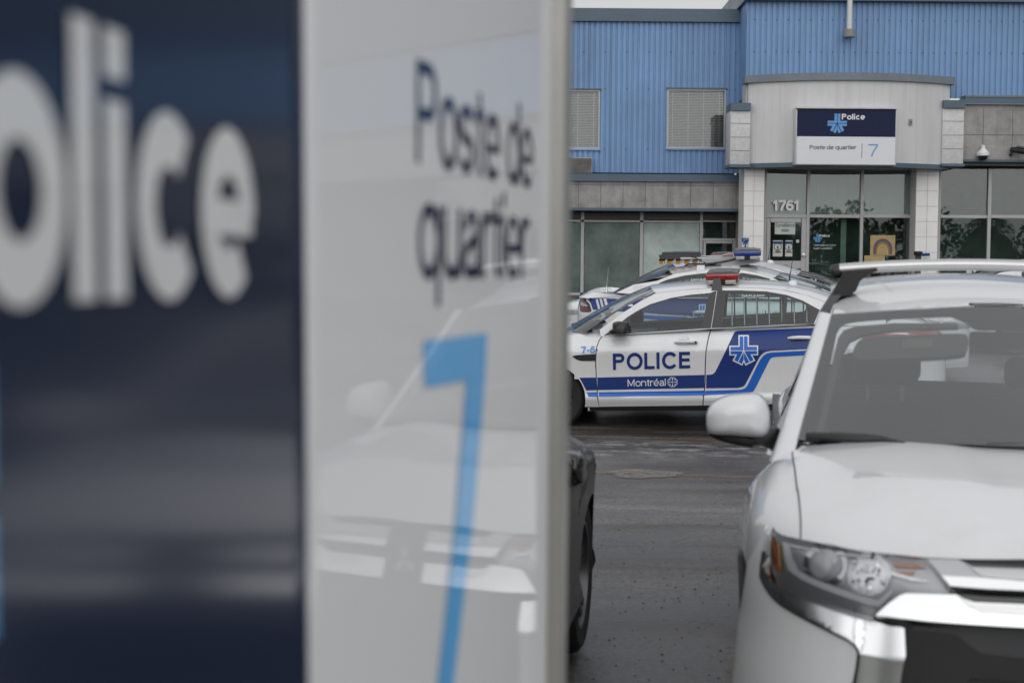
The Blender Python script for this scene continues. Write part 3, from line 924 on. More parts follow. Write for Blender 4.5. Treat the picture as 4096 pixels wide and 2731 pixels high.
    # --- headlights
    lens = fx(cr([(380, 330), (420, 370), (480, 400), (610, 438), (860, 494), (1080, 534), (1300, 564), (1580, 592)], 2)) + fx([(1690, 700), (1822, 832)]) + fx(cr([(1822, 832), (1430, 832), (1370, 856), (1300, 905), (1215, 985), (1172, 1042)], 3))[1:] + fx(cr([(1172, 1042), (1000, 990), (800, 920), (650, 860), (500, 780), (430, 720), (386, 650), (366, 560), (366, 450), (380, 330)], 2))[1:-1]
    bez = F2('headlight', [lens], LAMPD, .003)
    def H2(name, pts, m, off, th=0.0, cell=.04):
        o = patch(name, [pts], Sf, m, None, off, th, cell, fwd, mir)
        for a, b in zip(o, bez): a.parent = b
    H2('amber_reflector', fx([(386, 362), (408, 430), (422, 520), (436, 650), (414, 655), (386, 610), (372, 520), (374, 430)]), AMBERR, .006)
    H2('amber_reflector', fx([(424, 440), (450, 448), (462, 655), (440, 658)]), AMBERL, .0065)
    H2('lamp_bowl', fx([(530, 460), (760, 520), (965, 560), (990, 620), (960, 700), (925, 785), (700, 706), (592, 645), (548, 560)]), LAMPG, .005)
    H2('light_guide', fx([(470, 430), (490, 560), (520, 650), (620, 722), (800, 802), (1000, 872), (1140, 922), (1222, 932), (1332, 816), (1310, 806), (1205, 882), (1050, 842), (900, 786), (700, 711), (592, 650), (546, 560), (526, 452)]), WDECAL, .010, .006)
    H2('light_guide', fx([(530, 455), (900, 528), (1200, 560), (1200, 570), (900, 540), (535, 470)]), WDECAL, .010, .004)
    H2('turn_lamp', fx([(1310, 598), (1500, 604), (1590, 640), (1500, 640), (1340, 632)]), AMBERR, .007)
    H2('turn_lamp', fx([(1340, 660), (1500, 664), (1470, 700), (1350, 705)]), AMBERR, .0072)
    H2('lamp_fin', fx([(1290, 660), (1620, 745), (1480, 740), (1300, 690)]), LAMPG, .009)
    H2('lamp_fin', fx([(1060, 905), (1190, 946), (1164, 1034), (1010, 974)]), LAMPG, .006)
    def disc(cx, cy, rx, ry, n=24): return fx([(cx + rx * math.cos(2 * PI * i / n), cy + ry * math.sin(2 * PI * i / n)) for i in range(n)])
    H2('projector_ring', disc(802, 612, 172, 165), CHROME, .008)
    H2('projector_ring', disc(802, 612, 128, 122), LAMPD, .010)
    H2('reflector', disc(1140, 690, 170, 160), LAMPG, .008)
    rnd_ = random.Random(3)
    fac = []
    for i in range(30):
        a = rnd_.uniform(0, 2 * PI); rr = rnd_.uniform(30, 150)
        cx, cy = 1140 + rr * math.cos(a), 690 + rr * math.sin(a); s1 = rnd_.uniform(9, 26); s2 = rnd_.uniform(9, 22); t = rnd_.uniform(0, 3)
        H2('facet', fx([(cx + s1 * math.cos(t), cy + s1 * math.sin(t)), (cx - s2 * math.sin(t), cy + s2 * math.cos(t)), (cx - s1 * math.cos(t), cy - s1 * math.sin(t)), (cx + s2 * math.sin(t), cy - s2 * math.cos(t))]), rnd_.choice([CHROME, WDECAL, LAMPD, SEAM]), .0095 + i * 1e-4)
    c = H(Z7(802, 612))
    for sx, b in ((1, bez[0]), (-1, bez[1])):
        d = MB(); n = 20
        e_ = .004; nv = (Sf(c.x + e_, c.z) - Sf(c.x - e_, c.z)).cross(Sf(c.x, c.z + e_) - Sf(c.x, c.z - e_)).normalized()
        if nv.y > 0: nv = -nv
        nv = (nv + Vector((0, -.8, 0))).normalized()
        nv.x *= sx
        Mx = Matrix.Translation(Vector((c.x * sx, c.y, c.z)) + nv * .004) @ nv.to_track_quat('Z', 'Y').to_matrix().to_4x4()
        d.lathe([(.043, 0)] + [(.042 * math.cos(a), .013 * math.sin(a)) for a in [i * PI / 2 / 6 for i in range(7)]], 24, Mx, close=True)
        d.build('projector_lens', LENSG, b, smooth=True)
    cov = F2('lamp_cover', [lens], CLEAR, .028, .026)
    for a, b in zip(cov, bez): a.parent = b
    # --- windshield
    def Gw(p): return (p.y - (1.05 + 1.96 * (p.z - 1.116) + .42 * p.x * p.x)) * -1
    Sw = lambda x, z: Vector((x, 1.05 + 1.96 * (z - 1.116) + .42 * x * x, z))
    Hw = lambda p: hit(p, M, Gw, 3.5, 8.0)
    wx = lambda pts, Z=Z6: [(q.x, q.z) for q in (Hw(Z(*p)) for p in pts)]
    ow = wx([(2111, 340), (1800, 352), (1500, 368), (1200, 384), (905, 402), (800, 790), (690, 1195)])
    zb = 1.085; zt_ = ow[0][1]
    base = [(ow[-1][0] * k, ow[-1][1] + (zb + .02 - ow[-1][1]) * (1 - k * k)) for k in (.8, .5, .25, 0)]
    oh = [(0, zt_ + .003)] + ow + base
    OUT = [(x, z) for x, z in oh] + [(-x, z) for x, z in reversed(oh[1:-1])]
    ii = wx(cr([(2111, 492), (1950, 496), (1810, 494), (1740, 448), (1650, 413)], 3)) + wx(cr([(1650, 413), (1300, 426), (1050, 446), (970, 468), (935, 515)], 3))[1:] + wx([(880, 765), (798, 1130), (815, 1143)])
    ib = wx([(1200, 1146), (1700, 1146), (2111, 1146)])
    ih = ii + ib
    INN = ih + [(-x, z) for x, z in reversed(ih)]
    patch('windshield', [OUT], Sw, WSGLASS, root, .004, .0, .08, fwd)
    patch('windshield_border', [OUT, INN], Sw, TRIMG, root, .0, .006, .08, fwd)
    # --- cabin
    vz = wx(cr([(1030, 600), (1060, 535), (1130, 506), (1400, 490), (1690, 480), (1760, 500), (1750, 580), (1700, 612), (1400, 632), (1100, 645), (1050, 635)], 3, True))
    v = patch('sun_visor', [vz], Sw, INTERL, root, -.03, .018, .05, fwd, mir)
    patch('visor_sticker', [wx([(1345, 512), (1540, 502), (1532, 578), (1336, 585)])], Sw, PAPERW, v[0], -.028, 0, .1, fwd)
    patch('visor_sticker', [wx([(1346, 512), (1540, 502), (1539, 514), (1344, 525)])], Sw, YELLP, v[0], -.027, 0, .1, fwd)
    patch('visor_sticker', [wx([(1338, 572), (1533, 564), (1532, 578), (1336, 585)])], Sw, YELLP, v[0], -.027, 0, .1, fwd)
    tr = wx([(800, 1120), (840, 1130), (880, 950), (965, 620), (1010, 540), (1100, 500), (1300, 470), (1700, 455), (1690, 430), (1300, 430), (1050, 450), (975, 475), (940, 520), (880, 770)])
    patch('pillar_trim', [tr], Sw, INTERL, root, -.02, .012, .06, fwd, mir)
    d = MB(); d.box((-.70, 1.25, .92), (.70, 1.95, 1.03), bev=.03); d.box((-.74, 1.05, .80), (.74, 1.30, 1.0)); d.build('dashboard', INTER, root, smooth=40)
    d = MB(); d.box((-.80, 1.3, .30), (.80, 4.3, .36)); d.box((-.82, 1.35, .36), (-.78, 4.3, .98)); d.box((.78, 1.35, .36), (.82, 4.3, .98)); d.build('cabin_floor', INTER, root)
    for sx in (-1, 1):
        s = MB(); s.box((sx * .37 - .25, 2.25, .45), (sx * .37 + .25, 2.42, 1.13), bev=.06); s.box((sx * .37 - .25, 1.85, .45), (sx * .37 + .25, 2.35, .62), bev=.06)
        so = s.build('seat', SEATM, root, smooth=40)
        s = MB(); s.box((sx * .37 - .14, 2.28, 1.20), (sx * .37 + .14, 2.38, 1.37), bev=.045); s.build('headrest', SEATM, so, smooth=40)
        for q in (-.07, .07):
            s = MB(); s.tube([(sx * .37 + q, 2.33, 1.10), (sx * .37 + q, 2.33, 1.24)], .008); s.build('headrest_post', SATIN, so)
    s = MB(); s.box((-.62, 3.15, .5), (.62, 3.32, 1.10), bev=.06)
    so = s.build('rear_seat', SEATM, root, smooth=40)
    for q in (-.38, .38):
        s = MB(); s.box((q - .13, 3.18, 1.13), (q + .13, 3.27, 1.28), bev=.04); s.build('headrest', SEATM, so, smooth=40)
    s = MB(); s.lathe([(.175, -.014), (.19, 0), (.175, .014), (.16, 0), (.175, -.014)], 28, Matrix.Translation((.37, 1.82, .98)) @ Matrix.Rotation(R(66), 4, 'X'), close=True); s.box((.33, 1.78, .94), (.41, 1.86, 1.02), bev=.01); s.build('steering_wheel', BLACKP, root, smooth=40)
    s = MB(); s.box((-.11, 1.80, 1.385), (.11, 1.83, 1.45), bev=.012); s.tube([(0, 1.83, 1.43), (0, 1.86, 1.52)], .012); s.build('rear_view_mirror', BLACKP, root, smooth=40)
    # --- wipers
    for pts in ([(748, 1168), (900, 1178), (1100, 1188), (1215, 1185)],):
        q = [Hw(Z6(*p)) + Vector((0, -.025, .004)) for p in pts]
        w = MB(); w.tube(q, [.013, .018, .018, .010], 8, squash=1.1); w.tube([q[2], q[3], Hw(Z6(1360, 1208)) + Vector((0, -.02, 0))], [.012, .01, .006], 8)
        w.build('wiper', BLACKP, root, smooth=40)
    w = MB(); w.tube([Vector((-.15, 1.045, 1.108)), Vector((.2, 1.05, 1.112)), Vector((.55, 1.15, 1.10))], [.007, .013, .008], 8); w.build('wiper', BLACKP, root, smooth=40)
    c = MB(); c.box((-.68, 1.06, 1.03), (.68, 1.20, 1.075)); c.build('cowl', BLACKP, root)
    # --- roof, pillars, side glass
    Rz = lambda y: 1.545 + .126 * (1 - min(1, ((y - 2.95) / 1.05) ** 2)) if y < 2.95 else 1.671 - .07 * ((y - 2.95) / 1.35) ** 2
    edge = interp([(1.7, .595), (2.1, .60), (2.8, .585), (4.2, .52)])
    def Sroof(x, y):
        return Vector((x, y, Rz(y) - .17 * x * x - .35 * max(0, abs(x) - .50) ** 2 * 4))
    fe = [(x, Sw(x, z).y - .01) for x, z in [oh[0]] + oh[1:6]]
    rl = [(-edge(y), y) for y in (2.1, 2.4, 2.7, 3.0, 3.4, 3.8, 4.2)]
    half = [(0, fe[0][1])] + fe[1:] + rl + [(0, 4.30)]
    patch('roof', [half + [(-x, y) for x, y in reversed(half[1:-1])]], Sroof, WHITE, root, .002, .03, .07, upv)
    wl = [Sw(*q) for q in ow[4:]]                 # top to bottom along the glass edge
    L0 = [wl[0].lerp(wl[1], t) for t in (0, .35, .7)] + [wl[1].lerp(wl[2], t) for t in (0, .35, .7, 1, 1.18, 1.36)]
    V = []; Fc = []; n = 7
    def side_x(y, z): return -(.845 - .42 * max(0, z - 1.04) - .25 * max(0, z - 1.3) ** 2 - .045 * max(0, y - 1.5))
    for i, p in enumerate(L0):
        t = i / (len(L0) - 1)
        q = Vector((p.x - .045 - .03 * t, p.y + .10 + .05 * t, p.z - .01))
        for j in range(n):
            s_ = j / (n - 1)
            m = p.lerp(q, s_) + Vector((-.022, -.028, .012)) * math.sin(PI * s_)
            V.append(m)
    for i in range(len(L0) - 1):
        for j in range(n - 1): Fc.append((i * n + j, i * n + j + 1, (i + 1) * n + j + 1, (i + 1) * n + j))
    for sg in (1, -1):
        o = link_mesh('windshield_pillar', [Vector((v.x * sg, v.y, v.z)) for v in V], Fc, WHITE, root, smooth=True)
        b2 = bmesh.new(); b2.from_mesh(o.data); bmesh.ops.recalc_face_normals(b2, faces=b2.faces[:])
        cc = b2.faces[0] if False else None
        b2.faces.ensure_lookup_table(); f0 = b2.faces[len(b2.faces) // 2]
        if f0.normal.dot(Vector((-sg, -1, .2))) < 0: bmesh.ops.reverse_faces(b2, faces=b2.faces[:])
        b2.to_mesh(o.data); b2.free()
    def Sg(y, z): return Vector((side_x(y, z), y, z))
    so_ = lambda p: Vector((p.x, 0, .3))
    # window line: roof edge down to the belt
    ga = [(1.46, 1.045), (1.80, 1.26), (2.10, 1.45), (2.5, 1.535), (3.0, 1.55), (3.6, 1.53), (4.05, 1.46), (4.20, 1.30), (4.25, 1.06)]
    fa = [(1.40, 1.02), (1.78, 1.28), (2.05, 1.475), (2.1, 1.50), (2.5, 1.585), (3.0, 1.61), (3.6, 1.595), (4.2, 1.54), (4.42, 1.25), (4.46, 1.02)]
    patch('side_frame', [fa, rnd(ga, .03)], Sg, WHITE, root, .0, .02, .08, so_, mir)
    sgl = patch('side_window', [rnd(ga, .03)], Sg, CARGLASS, root, -.006, 0, .12, so_, mir)
    for y0 in (2.38, 3.32):
        patch('window_post', [[(y0, 1.04), (y0 + .07, 1.04), (y0 + .07, 1.545), (y0, 1.545)]], Sg, GLOSSB, root, -.002, .01, .1, so_, mir)
    # --- doors, handles, arch lips, sills
    Sd = lambda y, z: B.side(y, z)
    for a, b, nm in ((1.46, 2.42, 'front'), (2.44, 3.30, 'rear')):
        o_ = [(a, .36), (b, .36), (b, 1.00), (a, 1.00)]
        if nm == 'rear': o_ = [(a, .36), (3.08, .36), (3.16, .55), (3.30, .75), (3.30, 1.0), (a, 1.0)]
        dr = patch('door', [rnd(o_, .02)], Sd, WHITE, root, .004, .008, .07, so_, mir)
        for k, sg in ((0, -1), (1, 1)):
            h = MB(); x = B.side(b - .14, .9).x * -sg
            h.tube([(x * 1.0 + sg * .0, b - .26, .90), (x + sg * .022, b - .23, .905), (x + sg * .022, b - .11, .905), (x, b - .08, .90)], .013, 8)
            h.build('door_handle', WHITE, dr[k], smooth=40)
    sl = [(1.36, .235), (3.18, .235), (3.18, .35), (1.36, .35)]
    patch('sill', [sl], Sd, BLACKP, root, .012, .012, .1, so_, mir)
    for ay in AX:
        ring = [(ay + .412 * math.cos(a), AZ + .412 * math.sin(a)) for a in [PI * (1.10 - 1.20 * i / 30) for i in range(31)]]
        ring2 = [(ay + .375 * math.cos(a), AZ + .375 * math.sin(a)) for a in [PI * (1.10 - 1.20 * i / 30) for i in range(31)]]
        ring = [(y, max(z, .245)) for y, z in ring]; ring2 = [(y, max(z, .245)) for y, z in ring2]
        patch('arch_lip', [ring + ring2[::-1]], Sd, BLACKP, root, .001, .04, .08, so_, mir)
    for ay in AX:
        for sx in (-1, 1):
            wheel('wheel', root, (sx * (.80 if ay < 2 else .70), ay, AZ - .003), WR, .225, sx, 6)
    u = MB(); u.box((-.55, .35, .22), (.55, 4.4, .40)); u.build('underbody', BLACKP, root)
    for ay in AX:
        w = MB(); w.box((-.62, ay - .42, .40), (.62, ay + .42, .72)); w.build('wheel_well', BLACKP, root)
    # --- mirrors
    yM = 1.42
    def plane_hit(p, y):
        Mi = M.inverted(); o = Mi @ EYE; d = Mi.to_3x3() @ ray(p); return o + d * ((y - o.y) / d.y)
    hs = [plane_hit(Z6(*p), yM) for p in cr([(118, 1070), (128, 1000), (170, 950), (260, 912), (380, 902), (450, 908), (492, 945), (514, 1010), (520, 1080), (512, 1135), (484, 1166), (420, 1172), (280, 1160), (140, 1146)], 3, True)]
    bs = [plane_hit(Z6(*p), yM) for p in cr([(128, 1138), (280, 1152), (430, 1165), (500, 1120), (566, 1120), (592, 1190), (560, 1262), (540, 1225), (430, 1224), (400, 1240), (260, 1215), (160, 1180)], 3, True)]
    def pillow(name, pts, depth, back, m, sg, par, y0=0):
        c = sum(pts, Vector((0, 0, 0))) / len(pts); V = []; Fc = []; n = len(pts); rings = [1.0, .985, .95, .88, .76, .6, .4, .2]
        lev = [(1.0, back)] + [(s, -depth * (1 - s ** 3.0) ** (1 / 2.2)) for s in rings]
        for s, dy in lev:
            for p in pts:
                q = c + (p - c) * s; V.append(Vector((q.x * sg, yM + y0 + dy, q.z)))
        for i in range(len(lev) - 1):
            for j in range(n): Fc.append((i * n + j, i * n + (j + 1) % n, (i + 1) * n + (j + 1) % n, (i + 1) * n + j))
        Fc.append(tuple((len(lev) - 1) * n + j for j in range(n))); Fc.append(tuple(range(n)))
        b = MB(); b.v = V; b.f = Fc; b.m = [0] * len(Fc)
        return b.build(name, m, par, smooth=50)
    for sg in (1, -1):
        mo = pillow('side_mirror', hs, .11, .06, WHITE, sg, root)
        pillow('mirror_base', bs, .06, .05, BLACKP, sg, mo, .02)
        g = MB(); c = sum(hs, Vector((0, 0, 0))) / len(hs)
        q = [Vector(((c.x + (p.x - c.x) * .86) * sg, yM + .062, c.z + (p.z - c.z) * .84)) for p in hs]
        g.prism(q, (0, .004, 0)); g.build('mirror_glass', CHROME, mo)
    # --- roof rack: two bars on four feet
    for yb, zoff in ((2.27, 0),):
        rk = MB(); n = 16
        pts = []
        for i in range(n + 1):
            x = -.575 + 1.15 * i / n
            pts.append((x, yb - .02 * (1 - (x / .6) ** 2), 1.676 + zoff + .030 * (1 - (x / .6) ** 2)))
        rk.tube(pts, .036, 16, squash=.66)
        bar = rk.build('roof_rack_bar', SATIN, root, smooth=40)
        for sg in (-1, 1):
            e = MB(); e.tube([Vector((sg * .572, yb, 1.6725 + zoff)), Vector((sg * .60, yb, 1.670 + zoff)), Vector((sg * .612, yb, 1.666 + zoff))], [.038, .037, .022], 14, squash=.8)
            e.build('end_cap', BLACKP, bar, smooth=40)
            ft = [(-.565, 1.69), (-.43, 1.712), (-.425, 1.700), (-.47, 1.682), (-.495, 1.655), (-.508, 1.618), (-.53, 1.600), (-.60, 1.585), (-.605, 1.60), (-.585, 1.64)]
            e = MB(); e.prism([Vector((sg * -x, yb - .05, z + zoff - .026)) for x, z in ft], (0, .10, 0)); e.build('rack_foot', BLACKP, bar)
            if yb < 3:
                st = [(-.545, 1.60), (-.60, 1.588), (-.655, 1.50), (-.66, 1.44), (-.635, 1.44), (-.60, 1.53)]
                e = MB(); e.prism([Vector((sg * -x, yb - .035 - (1.6 - z) * .55, z + zoff)) for x, z in st], (0, .07, 0)); e.build('rack_clamp', DARKGREY, bar)
    # tail lamps (back of the car)
    tl = [(.80, .80), (.88, .82), (.90, 1.0), (.78, 1.02)]
    patch('tail_lamp', [[(-x, z) for x, z in [(.52, .86), (.74, .84), (.74, .99), (.52, .99)]]], lambda x, z: B.rear(x, z), REDL, root, .008, .008, .06, lambda p: Vector((0, 1, 0)), mir)
    return root
SUV = suv()
# ------------------------------------------------------------------ saloon cars (local y = rearwards from the front axle)
MIRX = lambda v: (-v[0], v[1], v[2])
SIDE = lambda p: Vector((p.x, 0, .25))
UPV = lambda p: Vector((0, 0, 1))

def pose(origin, yaw, pitch, roll, flip=False):
    """saloon seen side-on; yaw turns its tail towards the viewer's right hand, flip turns it end for end"""
    a = R(yaw); Y = Vector((math.cos(a) * math.cos(R(pitch)), -math.sin(a) * math.cos(R(pitch)), math.sin(R(pitch))))
    X = Vector((-math.sin(a), -math.cos(a), -math.tan(R(roll)))); X = (X - Y * X.dot(Y)).normalized()
    Z = X.cross(Y)
    if flip: X, Y = -X, -Y
    M = Matrix((X, Y, Z)).transposed().to_4x4(); M.translation = Vector(origin)
    return M

def sedan_base(root, P, paint, decals=True):
    B = P['body']; wg = P['wg']; zr = P['rail']; AX = P['axles']; AZ = P.get('az', .335); WR = P.get('wr', .345)
    yb0, yb1 = P['cabin']
    def keep(c):
        for ay in AX:
            if abs(c.x) > .5 and c.z < .95 and math.hypot(c.y - ay, c.z - AZ) < P.get('arch', .415): return False
        if yb0 < c.y < yb1 and abs(c.x) < .72 and c.z > .8: return False
        if P.get('doors') and P['doors'][0] < c.y < P['doors'][1] and .44 < c.z < .96 and abs(c.x) > .6: return False
        return True
    B.shell('body', paint, root, keep, nst=96)
    Sg = lambda y, z: Vector((wg(y, z), y, z))
    def shrunk(L, k):
        c = sum((Vector(p) for p in L), Vector((0, 0))) / len(L)
        return [tuple(c + (Vector(p) - c) * k) for p in L]
    # window openings are cut through the black surround and the painted frame
    patch('side_frame', [P['frame']] + [shrunk(q, .985) for q in P['surrounds']], Sg, paint, root, .0, .02, .08, SIDE, MIRX)
    for q, ws in zip(P['surrounds'], P['windows']):
        patch('window_surround', [q] + [shrunk(w, .992) for w in ws], Sg, TRIMG, root, .004, .012, .09, SIDE, MIRX)
        for w in ws: patch('side_window', [w], Sg, CARGLASS, root, .0055, .0, .12, SIDE, MIRX)
    # roof skin
    (rf, rb) = P['roof']
    def half(y): return wg(y, zr(y)) + .004
    def Srf(s_, t):
        y = rf + (rb - rf) * t
        y += P['roofbow'][0] * (1 - s_ * s_) * (1 - t) + P['roofbow'][1] * (1 - s_ * s_) * t
        yy = rf + (rb - rf) * t
        w = half(yy)
        return Vector((s_ * w, y, zr(yy) + P['crown'] * (1 - abs(s_) ** 2.4)))
    n = 28
    grid_surface('roof', Srf, [-1 + 2 * i / n for i in range(n + 1)], [i / 24 for i in range(25)], paint, root, UPV)
    # windshield and rear window
    def screen(name, base, top, g):
        (bw, by, bz, bb), = [base]
        def S(s_, t):
            a = Vector((s_ * base[0], base[1] + base[3] * (1 - s_ * s_), base[2]))
            tw, ty, tz = half(top[0]), top[0], zr(top[0])
            b = Vector((s_ * tw, ty + top[1] * (1 - s_ * s_), tz + P['crown'] * (1 - abs(s_) ** 2.4)))
            p = a.lerp(b, t)
            return p + Vector((0, 0, .035 * math.sin(PI * t)))
        o = grid_surface(name, S, [-1 + 2 * i / 20 for i in range(21)], [i / 10 for i in range(11)], g, root, UPV)
        return S
    S1 = screen('windshield', P['ws'], (rf, P['roofbow'][0]), CARGLASS)
    S2 = screen('rear_window', P['rw'], (rb, P['roofbow'][1]), P.get('rwglass', REARGLASS))
    def band(name, S, s0, s1, t0, t1, m, lift):
        def Q(s_, t): return S(s_, t) + Vector((0, 0, lift))
        return grid_surface(name, Q, [s0 + (s1 - s0) * i / 8 for i in range(9)], [t0 + (t1 - t0) * i / 8 for i in range(9)], m, root, UPV)
    for S in (S1, S2):
        for s0, s1 in ((-1.0, -.94), (.94, 1.0)): band('screen_border', S, s0, s1, 0, 1, TRIMG, .004)
    # floor, seats, dash
    f = MB(); f.box((-.74, yb0 + .05, .28), (.74, yb1 - .05, .34)); f.box((-.76, yb0, .34), (-.72, yb1, .92)); f.box((.72, yb0, .34), (.76, yb1, .92)); f.build('cabin_floor', INTER, root)
    d = MB(); d.box((-.70, yb0 + .02, .72), (.70, yb0 + .62, .97), bev=.05); d.build('dashboard', INTER, root, smooth=40)
    for sx in (-1, 1):
        s = MB(); y = P['seat']; s.box((sx * .36 - .24, y, .40), (sx * .36 + .24, y + .17, 1.08), bev=.05); s.box((sx * .36 - .24, y - .45, .40), (sx * .36 + .24, y + .1, .58), bev=.05)
        so = s.build('seat', SEATM, root, smooth=40)
        s = MB(); s.box((sx * .36 - .13, y + .05, 1.10), (sx * .36 + .13, y + .15, 1.27), bev=.04); s.build('headrest', SEATM, so, smooth=40)
    s = MB(); s.box((-.60, P['seat'] + 1.05, .42), (.60, P['seat'] + 1.25, 1.02), bev=.06); s.build('rear_seat', SEATM, root, smooth=40)
    s = MB(); Mx = Matrix.Translation((.36 * P.get('drv', 1), P['seat'] - .55, .93)) @ Matrix.Rotation(R(66), 4, 'X')
    s.lathe([(.17, -.013), (.185, 0), (.17, .013), (.155, 0), (.17, -.013)], 28, Mx, close=True)
    s.build('steering_wheel', BLACKP, root, smooth=40)
    # wheels, arches, underside
    for ay in AX:
        ring = [(ay + .58 * math.cos(a), AZ + .58 * math.sin(a)) for a in [PI * (1.08 - 1.16 * i / 30) for i in range(31)]]
        ring2 = [(ay + .365 * math.cos(a), AZ + .365 * math.sin(a)) for a in [PI * (1.08 - 1.16 * i / 30) for i in range(31)]]
        L = [(y, max(z, .25)) for y, z in ring] + [(y, max(z, .25)) for y, z in reversed(ring2)]
        patch('wheel_arch', [L], lambda y, z: B.side(y, z, 1), paint, root, .004, .05, .08, SIDE, MIRX)
        for sx in (-1, 1): wheel('wheel', root, (sx * P.get('track', .80), ay, AZ + .005), WR, .225, sx, P.get('spokes', 5), P.get('rim'))
    w = MB(); w.box((-.56, AX[0] - .9, .20), (.56, AX[1] + .9, .36)); w.build('underbody', BLACKP, root)
    for ay in AX:
        w = MB(); w.box((-.60, ay - .40, .37), (.60, ay + .40, .70)); w.build('wheel_well', BLACKP, root)
    return B, Sg

def side_strip(line, w0, w1):
    L = [Vector(p) for p in line]; a = []; b = []
    for i, p in enumerate(L):
        t = (L[min(i + 1, len(L) - 1)] - L[max(0, i - 1)]).normalized(); n = Vector((-t.y, t.x))
        a.append(tuple(p + n * w0)); b.append(tuple(p + n * w1))
    return a + b[::-1]

def on_side(S, p0, p1, pt, s, w, off, track=0.0, tail=None):
    """place() for lettering: baseline p0 -> p1 in (y, z), cap top at pt"""
    p0, p1, pt = Vector(p0), Vector(p1), Vector(pt)
    W = text_width(s, w, 1, track) - track - (glyph(s[-1], w)[1] - (max(q[0] for st in glyph(s[-1], w)[0] for q in st) + w / 2))
    ex = (p1 - p0) / W; ey = (pt - p0) / .72
    def place(u, v, l):
        q = p0 + ex * u + ey * v; e = .004
        P = S(q.x, q.y); n = (S(q.x + e, q.y) - P).cross(S(q.x, q.y + e) - P).normalized()
        if n.dot(SIDE(P)) < 0: n = -n
        return P + n * (off + l)
    return place

def lightbar(root_name, L, M, parent, near, far, yc, zc, half=.60, stand=None):
    """roof lamp bar across the car; near/far are the lens colours at +x and -x"""
    t = bpy.data.objects.new('lightbar', None); COL.objects.link(t); t.parent = parent; t.location = (0, yc, zc); t.empty_display_size = .1
    d = .175
    b = MB(); b.box((-half + .03, -d * .78, -.085), (half - .03, d * .78, -.03), bev=.01); b.build('bar_base', BLACKP, t, smooth=40)
    for sg, m in ((1, near), (-1, far)):
        x0, x1 = sg * .27, sg * half
        q = MB(); q.box((x0, -d, -.034), (x1, d, .036), bev=.012); q.build('lens', m, t, smooth=40)
        # front and rear row of clear modules along the inner part
        for k in range(5):
            xa = sg * (.015 + .05 * k); xb = xa + sg * .046
            for sy in (-1, 1):
                c = MB(); c.box((xa, sy * d * .90, -.026), (xb, sy * d, .032)); c.build('flasher', CLEARL if k % 2 else m, t)
        for sy in (-1, 1):
            c = MB(); c.box((sg * (half - .01), sy * (d - .085) - .055, -.078), (sg * (half + .012), sy * (d - .085) + .055, -.034), bev=.006); c.build('corner_lamp', CLEARL, t, smooth=40)
    q = MB(); q.box((-.268, -d * .88, -.028), (.268, d * .88, .030)); q.build('bar_core', BLACKP, t)
    q = MB(); q.prism([(-half + .01, -d + .01, .036), (half - .01, -d + .01, .036), (half - .01, d - .01, .036), (-half + .01, d - .01, .036)], (0, 0, .010)); q.prism([(-half + .06, -d + .07, .046), (half - .06, -d + .07, .046), (half - .06, d - .07, .046), (-half + .06, d - .07, .046)], (0, 0, .008)); q.build('bar_lid', LBTOP, t)
    return t

def antenna(parent, x, y, z, h, lean=(0, .06), m=BLACKP, white=False):
    a = MB(); a.lathe([(.022, 0), (.020, .02), (.010, .05), (.006, .09)], 12, Matrix.Translation((x, y, z)))
    a.tube([(x, y, z + .08), (x + lean[0] * .3, y + lean[1] * .3, z + h * .4), (x + lean[0], y + lean[1], z + h)], [.006, .004, .0022], 6)
    return a.build('antenna', m, parent, smooth=40)

